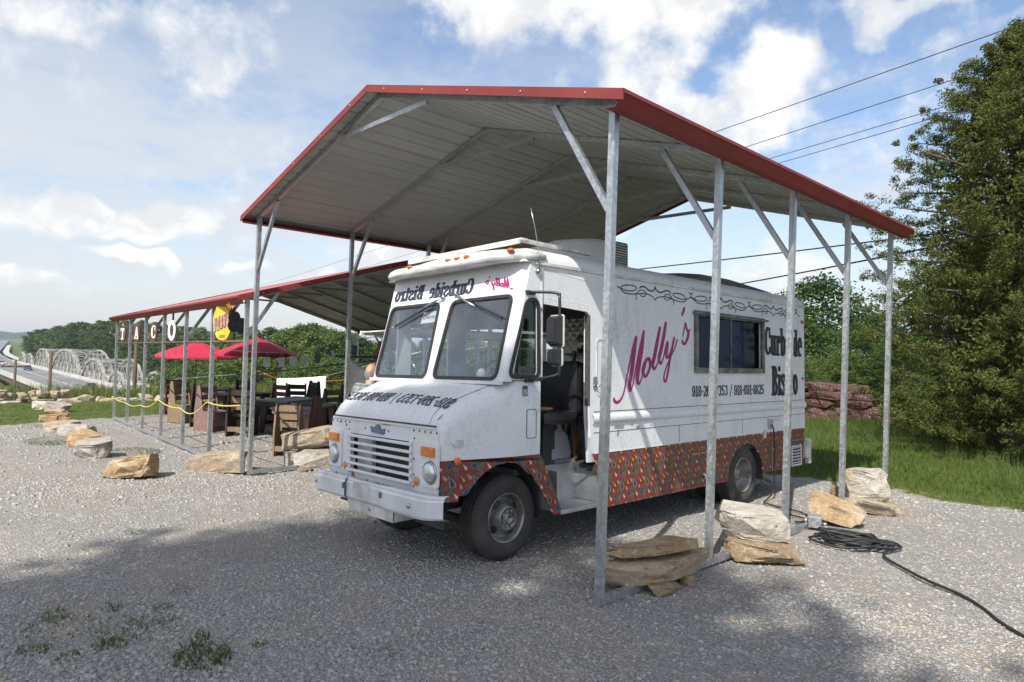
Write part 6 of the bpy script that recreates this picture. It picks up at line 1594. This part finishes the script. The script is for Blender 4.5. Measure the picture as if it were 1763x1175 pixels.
def cedar():
    t = thing('cedar_tree', 'big dark green cedar tree on the grass at the right edge', 'tree', (.40,11.75,gz(.40,11.75)))
    rs = np.random.RandomState(77); H = 8.45; C_, Rr = [], []
    LD = []
    for i in range(330):                                    # boughs: clumps strung along each limb, thinner to the tip
        u = (i+rs.rand())/330; a = i*2.399+rs.normal()*.25; L = CED(u)*2.62*rs.uniform(.72, 1.10)*(1+.10*math.sin(3*a+9*u)); z = .25+u*(H-.55)
        rise = .22*L*(.35+u)-.12*L
        for q in range(10):
            tt = .30+.70*(q+rs.rand()*.8)/10; w_ = .10*L*(1.15-tt)
            C_.append((L*tt*math.cos(a)+rs.normal()*w_, L*tt*math.sin(a)+rs.normal()*w_, z+rise*tt*tt-.10*L*math.sin(math.pi*tt)+rs.normal()*.05)); Rr.append((.10+.13*rs.rand())*(1.25-0.45*tt))
    V, Q = leaves(np.array(C_), np.array(Rr), 92, .034, rs, .30, .35, .7)
    C2 = []
    for i in range(380):
        u = rs.rand()**1.1; a = rs.uniform(0, 6.283); q = CED(u)*2.62*.50*rs.rand()**.5; C2.append((q*math.cos(a), q*math.sin(a), .5+u*(H-1.5)))
    V2, Q2 = leaves(np.array(C2), np.full(len(C2), .40), 80, .058, rs, .4, .3, .8)
    Q = np.concatenate([Q, Q2+len(V)]); V = np.concatenate([V, V2])
    mkobj('crown', npmesh('crown', V, quads=Q, mats=[MT['leaf_cedar']]), t)
    mb = MB(); rs = np.random.RandomState(5); mb.tube([(0,0,-.3),(.05,0,1.2),(-.05,.05,4),(0,0,7.6)], [.27,.22,.15,.03], 10)
    for k in range(58):
        u = .02+.9*k/58; a = k*2.399; L = CED(u)*2.35*rs.uniform(.65, .95); z = .5+u*7.0
        s = Vector((0,0,z)); e = Vector((L*math.cos(a), L*math.sin(a), z+.35*L-.25*L*(1-u))); m_ = s.lerp(e, .5)+Vector((rs.normal()*.06, rs.normal()*.06, .05*L))
        rr = .055*(1-.7*u)+.012; mb.tube([s, m_, e], [rr, rr*.65, rr*.2], 6)
    mb.obj('trunk', MT['bark'], t)
cedar()
def oak():
    """stands behind the lens; its crown shades the foreground"""
    t = thing('oak_tree', 'spreading oak behind the viewpoint that shades the foreground gravel', 'tree', (6.75,-19.3,gz(6.75,-19.3)))
    rs = np.random.RandomState(31); P, Rr = [], []
    while len(P) < 760:
        d = rs.normal(size=3); d /= np.linalg.norm(d); d = np.sign(d)*np.abs(d)**.7; k = rs.rand()**.4
        P.append((d[0]*3.5*k, d[1]*3.7*k, 18.0+d[2]*3.1*k)); Rr.append(.50+.35*rs.rand())
    V, Q = leaves(np.array(P), np.array(Rr), 44, .18, rs, .6, .3)
    mkobj('crown', npmesh('crown', V, quads=Q, mats=[MT['leaf_b']]), t)
    mb = MB(); mb.tube([(0,0,-.3),(.1,0,5),(0,.1,12),(.2,0,19)], [.48,.38,.30,.08], 10)
    for k in range(14):
        a = k*2.399; z = 13.2+.28*k; L = 3.2*(1-.02*k); mb.tube([(0,0,z),(L*.5*math.cos(a),L*.5*math.sin(a),z+1.4),(L*math.cos(a),L*math.sin(a),z+2.2)], [.13,.08,.02], 6)
    mb.obj('trunk', MT['bark'], t)
oak()
# ---------------------------------------------------------------- red stacked rock wall on the grass
wl_ = thing('red_rock_wall', 'low dry wall of stacked red sandstone slabs on the grass behind the truck', 'wall', (0,0,0))
rq = random.Random(21); A, B = Vector((-8.6,12.9)), Vector((-3.35,16.9)); dirw = (B-A).normalized(); Lw = (B-A).length
slabs = [rock_mesh('slab', 200+i, d, MT['rock_red'], 3, 3, .9, .05) for i, d in enumerate(((.9,.5,.27),(1.2,.55,.25),(.7,.5,.24),(1.0,.5,.3)))]
for c in range(5):
    s = .0+.2*(c % 2)+rq.uniform(0,.3)
    while s < Lw-(.0 if c < 3 else .25)-.12*c:
        p = A+dirw*s; z = gz(p.x, p.y)-.03+c*.215
        o = mkobj('slab', slabs[rq.randrange(4)], wl_, (p.x+rq.uniform(-.06,.06), p.y+rq.uniform(-.06,.06), z), (R(rq.uniform(-2,2)), R(rq.uniform(-2.5,2.5)), math.atan2(dirw.y, dirw.x)+R(rq.uniform(-6,6)+(180 if rq.random() > .5 else 0))))
        k = rq.uniform(.85,1.15); o.scale = (k, k, rq.uniform(.9,1.12)); s += rq.uniform(.72,.98)
# ---------------------------------------------------------------- highway, bridges, traffic
MT['asphalt'] = pbr('pale_asphalt', (.15,.15,.15), .85, 0, .15, .12, .2, 6, col2=(.20,.20,.195))
MT['concrete'] = pbr('bridge_concrete', (.42,.41,.38), .8, 0, .15, .3)
MT['girder'] = pbr('brown_girder', (.10,.06,.05), .7, .2, .2, .4)
MT['trusswhite'] = pbr('white_bridge_paint', (.25,.245,.225), .7, 0, .35, .6, col2=(.37,.355,.325))
MT['stripe'] = pbr('road_paint', (.6,.58,.5), .7, 0, .1, 1)
ZR = -8.7
def road_y(x): return 25.0 if x > -230 else 25.0+.00016*(x+230)**2*(1 if x > -560 else 0)+(0 if x > -560 else .00016*330**2+.1056*(-560-x))
def ribbon_road(name, off, w, x0, x1, mat, dz=0.0):
    rows = []
    for x in np.linspace(x0, x1, 60):
        y = road_y(x)+off; rows.append([(x, y-w/2, ZR+dz), (x, y+w/2, ZR+dz)])
    return MB().grid(rows, flip=True).obj(name, mat)
struct(ribbon_road('highway', 0, 12.5, -40, -1700, MT['asphalt']))
struct(ribbon_road('highway_carriageway', -22, 11, -330, -1700, MT['asphalt'], -.05))
struct(ribbon_road('slip_road', 9.5, 3.2, -330, -900, MT['concrete'], -.03))
for off in (-5.6, 5.6, .0): struct(ribbon_road('lane_line', off, .16, -60, -900, MT['stripe'], .012))
hb = thing('highway_bridge', 'long concrete highway bridge on brown steel girders at the far left', 'bridge', (0,0,0))
for off, nm in ((-6.45,'parapet'),(6.45,'parapet')):
    mb = MB(); mb.box((-330, 25+off-.2, ZR-.5), (-95, 25+off+.2, ZR+.75)); mb.obj(nm, MT['concrete'], hb)
MB().box((-330, 18.8, ZR-2.1), (-120, 19.3, ZR-.5)).obj('girder', MT['girder'], hb); MB().box((-330, 30.7, ZR-2.1), (-120, 31.2, ZR-.5)).obj('girder', MT['girder'], hb)
MB().box((-330, 19.3, ZR-.55), (-95, 30.7, ZR-.05)).obj('deck', MT['concrete'], hb)
for x in (-150,-178,-206,-234,-262,-290):
    pr = MB(); pr.box((x-.8, 20, ZR-2.9), (x+.8, 30, ZR-2.11)).obj('pier_cap', MT['concrete'], hb)
    for y in (21.5, 28.5): MB().lathe([(.7,-14),(.7,ZR-2.9)], (x, y, 0), 'z', 12).obj('pier', MT['concrete'], hb)
tb = thing('truss_bridge', 'old white steel truss bridge with arched spans beside the highway at far left', 'bridge', (0,0,0))
def truss_span(x0, x1, h, y0, y1, through=True):
    n = max(4, int(abs(x1-x0)/5.0)); z0 = ZR+.1
    top = lambda u: h*(1-(2*u-1)**4*.0-abs(2*u-1)**2.6)+.02
    for y in (y0, y1):
        mb = MB(); P = [Vector((x0+(x1-x0)*i/n, y, z0+max(.05, top(i/n)))) for i in range(n+1)]; B_ = [Vector((x0+(x1-x0)*i/n, y, z0)) for i in range(n+1)]
        for i in range(n):
            mb.bar(P[i], P[i+1], .55, .55); mb.bar(B_[i], B_[i+1], .4, .5)
            if 0 < i: mb.bar(B_[i], P[i], .30, .30)
            if 0 < i < n-1: mb.bar(B_[i] if i < n/2 else B_[i+1], P[i+1] if i < n/2 else P[i], .2, .2); mb.bar(P[i] if i < n/2 else P[i+1], B_[i+1] if i < n/2 else B_[i], .14, .14)
        for i in range(int(abs(x1-x0)/1.8)):
            x = x0+(x1-x0)*(i+.5)/int(abs(x1-x0)/1.8); mb.bar((x, y, z0), (x, y, z0+1.3), .12, .12)
        mb.bar((x0, y, z0+1.3), (x1, y, z0+1.3), .18, .18)
        mb.obj('truss_side', MT['trusswhite'], tb)
    if through:
        mb = MB()
        for i in range(1, n):
            u = i/n
            if top(u) > h*.45:
                x = x0+(x1-x0)*u; z = z0+top(u); mb.bar((x, y0, z), (x, y1, z), .3, .3)
                if i < n-1 and top((i+1)/n) > h*.45:
                    x2 = x0+(x1-x0)*(i+1)/n; z2 = z0+top((i+1)/n); mb.bar((x, y0, z), (x2, y1, z2), .18, .18); mb.bar((x, y1, z), (x2, y0, z2), .18, .18)
        mb.obj('top_bracing', MT['trusswhite'], tb)
Y0, Y1 = 33.0, 41.0
truss_span(-158, -174, 3.0, Y0, Y1, False)
truss_span(-176, -204, 5.2, Y0, Y1); truss_span(-206, -250, 6.8, Y0, Y1); truss_span(-252, -286, 6.2, Y0, Y1); truss_span(-290, -306, 3.9, Y0, Y1, False); truss_span(-308, -326, 3.9, Y0, Y1, False)
MB().box((-330, Y0+.3, ZR-.8), (-100, Y1-.3, ZR-.05)).obj('deck', MT['concrete'], tb)
for x in (-157,-175,-205,-251,-288,-307): MB().box((x-1, Y0-.5, -20), (x+1, Y1+.5, ZR-.81)).obj('pier', MT['concrete'], tb)
def car(x, y, rz, col, label, van=0.0):
    t = thing('car', label, 'car', (x, y, ZR+.02), (0,0,R(rz)), 'cars on the highway')
    m = pbr('car_paint', col, .28, .2, .05, 1)
    pr = [(-2.2,.35),(2.2,.35),(2.25,.62),(2.1,.82),(1.2,.92),(-1.6,.95),(-2.15,.88),(-2.25,.6)]
    MB().prism(pr, [], -.88, .88, lambda u, v, d: (u, d, v)).obj('body', m, t)
    cb = [(-1.75,.93),(1.0,.91),(.35,1.40+van),(-1.2,1.44+van)]
    mb = MB(); k = len(cb); vs = [(u, s*(.80 if v < 1 else .62), v) for s in (-1, 1) for (u, v) in cb]
    mb.add(vs, [(0,1,2,3),(7,6,5,4),(0,4,5,1),(1,5,6,2),(2,6,7,3),(3,7,4,0)]).obj('glasshouse', MT['blueglass'] if False else MT['blackpl'], t)
    MB().box((-1.15,-.60,1.415+van), (.32,.60,1.455+van)).obj('roof', m, t)
    for wx in (-1.35, 1.38):
        for s in (-1, 1): MB().lathe([(.18,s*.02),(.32,0),(.33,-s*.18),(.2,-s*.2)], (wx, s*.89, .33), 'y', 14).obj('wheel', MT['black'], t)
    for s in (-.62, .62): MB().box((2.2,s-.16,.62), (2.262,s+.16,.76)).obj('headlight', MT['lamp'], t); MB().box((-2.262,s-.16,.66), (-2.2,s+.16,.80)).obj('tail_light', MT['redlens'], t)
car(-247,26.5,0,(.05,.08,.14),'dark blue car in the middle of the highway bridge', .12)
car(-153,25.5,180,(.05,.035,.045),'dark maroon car nearest on the highway, right end of the bridge')
car(-292,24.3,0,(.55,.55,.55),'white car at the left edge of the highway bridge')
car(-560,46,0,(.12,.12,.13),'tiny dark car far away where the highway curves', .2)
car(-345,10.2,180,(.6,.6,.6),'white car on the far carriageway at the left edge')
# ---------------------------------------------------------------- poles and wires
MT['polewood'] = pbr('pole_wood', (.10,.065,.048), .85, 0, .25, 2, .3, 20, stretch=(4,4,.4))
def pole(az, D, el, label, arm=True, r=.14):
    a = R(az); x, y = CAM.x-math.sin(a)*D, CAM.y+math.cos(a)*D; z = gz(x, y)-.3; h = CAM.z+math.tan(R(el))*D-z
    t = thing('utility_pole', label, 'pole', (x, y, z), (0,0,R(az)))
    MB().tube([(0,0,0),(0,0,h)], [r, r*.75], 10).obj('post', MT['polewood'], t)
    if arm:
        MB().box((-1.1,-.06,h-.75), (1.1,.06,h-.6)).obj('crossarm', MT['polewood'], t)
        for u in (-1,-.45,.45,1): MB().lathe([(.05,0),(.06,.08),(.03,.2)], (u,0,h-.6), 'z', 8).obj('insulator', MT['alu'], t)
    return Vector((x, y, z))
pole(83.8,78,-1.65,'brown utility pole standing farthest left in front of the highway bridge')
pole(81.8,64,-1.0,'brown utility pole in front of the white truss bridge', False)
pole(76.55,50,1.1,'tall brown pole behind the TACO letters', False)
pole(69.95,95,-1.6,'reddish utility pole among the trees behind the front posts')
def wire(label, a, b, sag, r=.018):
    a, b = Vector(a), Vector(b); P = []
    for i in range(25):
        t = i/24; p = a.lerp(b, t); p.z -= sag*4*t*(1-t); P.append(p)
    return tag(MB().tube(P, r, 5, caps=False).obj('overhead_wire', MT['black']), label, 'wire')
wire('topmost overhead power line crossing the sky at the upper right', (24.0,8.4,9.5), (-95,33.3,9.6), .55, .011)
wire('second overhead power line from the top at the upper right', (24.0,9.34,9.4), (-95,37.3,9.5), .55, .011)
wire('third overhead power line from the top at the upper right', (24.0,10.8,9.4), (-95,39.8,9.5), .55, .011)
wire('lowest of the four overhead power lines at the upper right', (24.0,11.1,9.4), (-95,41.7,9.5), .55, .011)
wire('upper thick black cable seen between the right posts behind the truck', (.6,11.0,4.5), (-16.0,13.1,4.5), .08, .017)
wire('lower thick black cable seen between the right posts behind the truck', (.4,10.2,4.2), (-13.0,18.5,4.2), .08, .020)
# distant hills
def hills():
    rows = []; rs = np.random.RandomState(2)
    for j, (D, h) in enumerate(((2300,0),(2400,1),(2600,1.15),(3000,1.2))):
        r_ = []
        for i, az in enumerate(np.linspace(-35, 125, 200)):
            a = R(az); hh = -12 if h == 0 else 14*h+6*math.sin(az*.21)+3*math.sin(az*.77)+2.5*math.sin(az*2.3)+rs.normal()*1.2
            r_.append((-math.sin(a)*D, math.cos(a)*D, hh))
        rows.append(r_)
    struct(MB().grid(rows).obj('wooded_hills', pbr('far_woods', (.020,.036,.020), .9, 0, .3, .02)))
hills()
tag(MB().lathe([(0,0),(.28,0),(.31,.3),(.30,.75),(.24,.82),(0,.85)], (-21.3,-2.35,gz(-21.3,-2.35)), 'z', 16).obj('black_bin', MT['blackpl']), 'black bin on the grass cut off by the left edge of the picture', 'bin')

# ---------------------------------------------------------------- the air over the valley
hz = MB().box((-4350,-1000,-17.5), (2600,4350,26)).obj('haze', bpy.data.materials.new('haze_air'))
hm = hz.data.materials[0]; hm.use_nodes = True; hm.node_tree.nodes.clear()
pv = hm.node_tree.nodes.new('ShaderNodeVolumePrincipled'); pv.inputs['Color'].default_value = (.80,.88,1.0,1); pv.inputs['Density'].default_value = .00018; pv.inputs['Anisotropy'].default_value = .2
ho = hm.node_tree.nodes.new('ShaderNodeOutputMaterial'); hm.node_tree.links.new(pv.outputs[0], ho.inputs['Volume'])
stuff(hz, 'thin pale summer haze over the valley', 'haze')
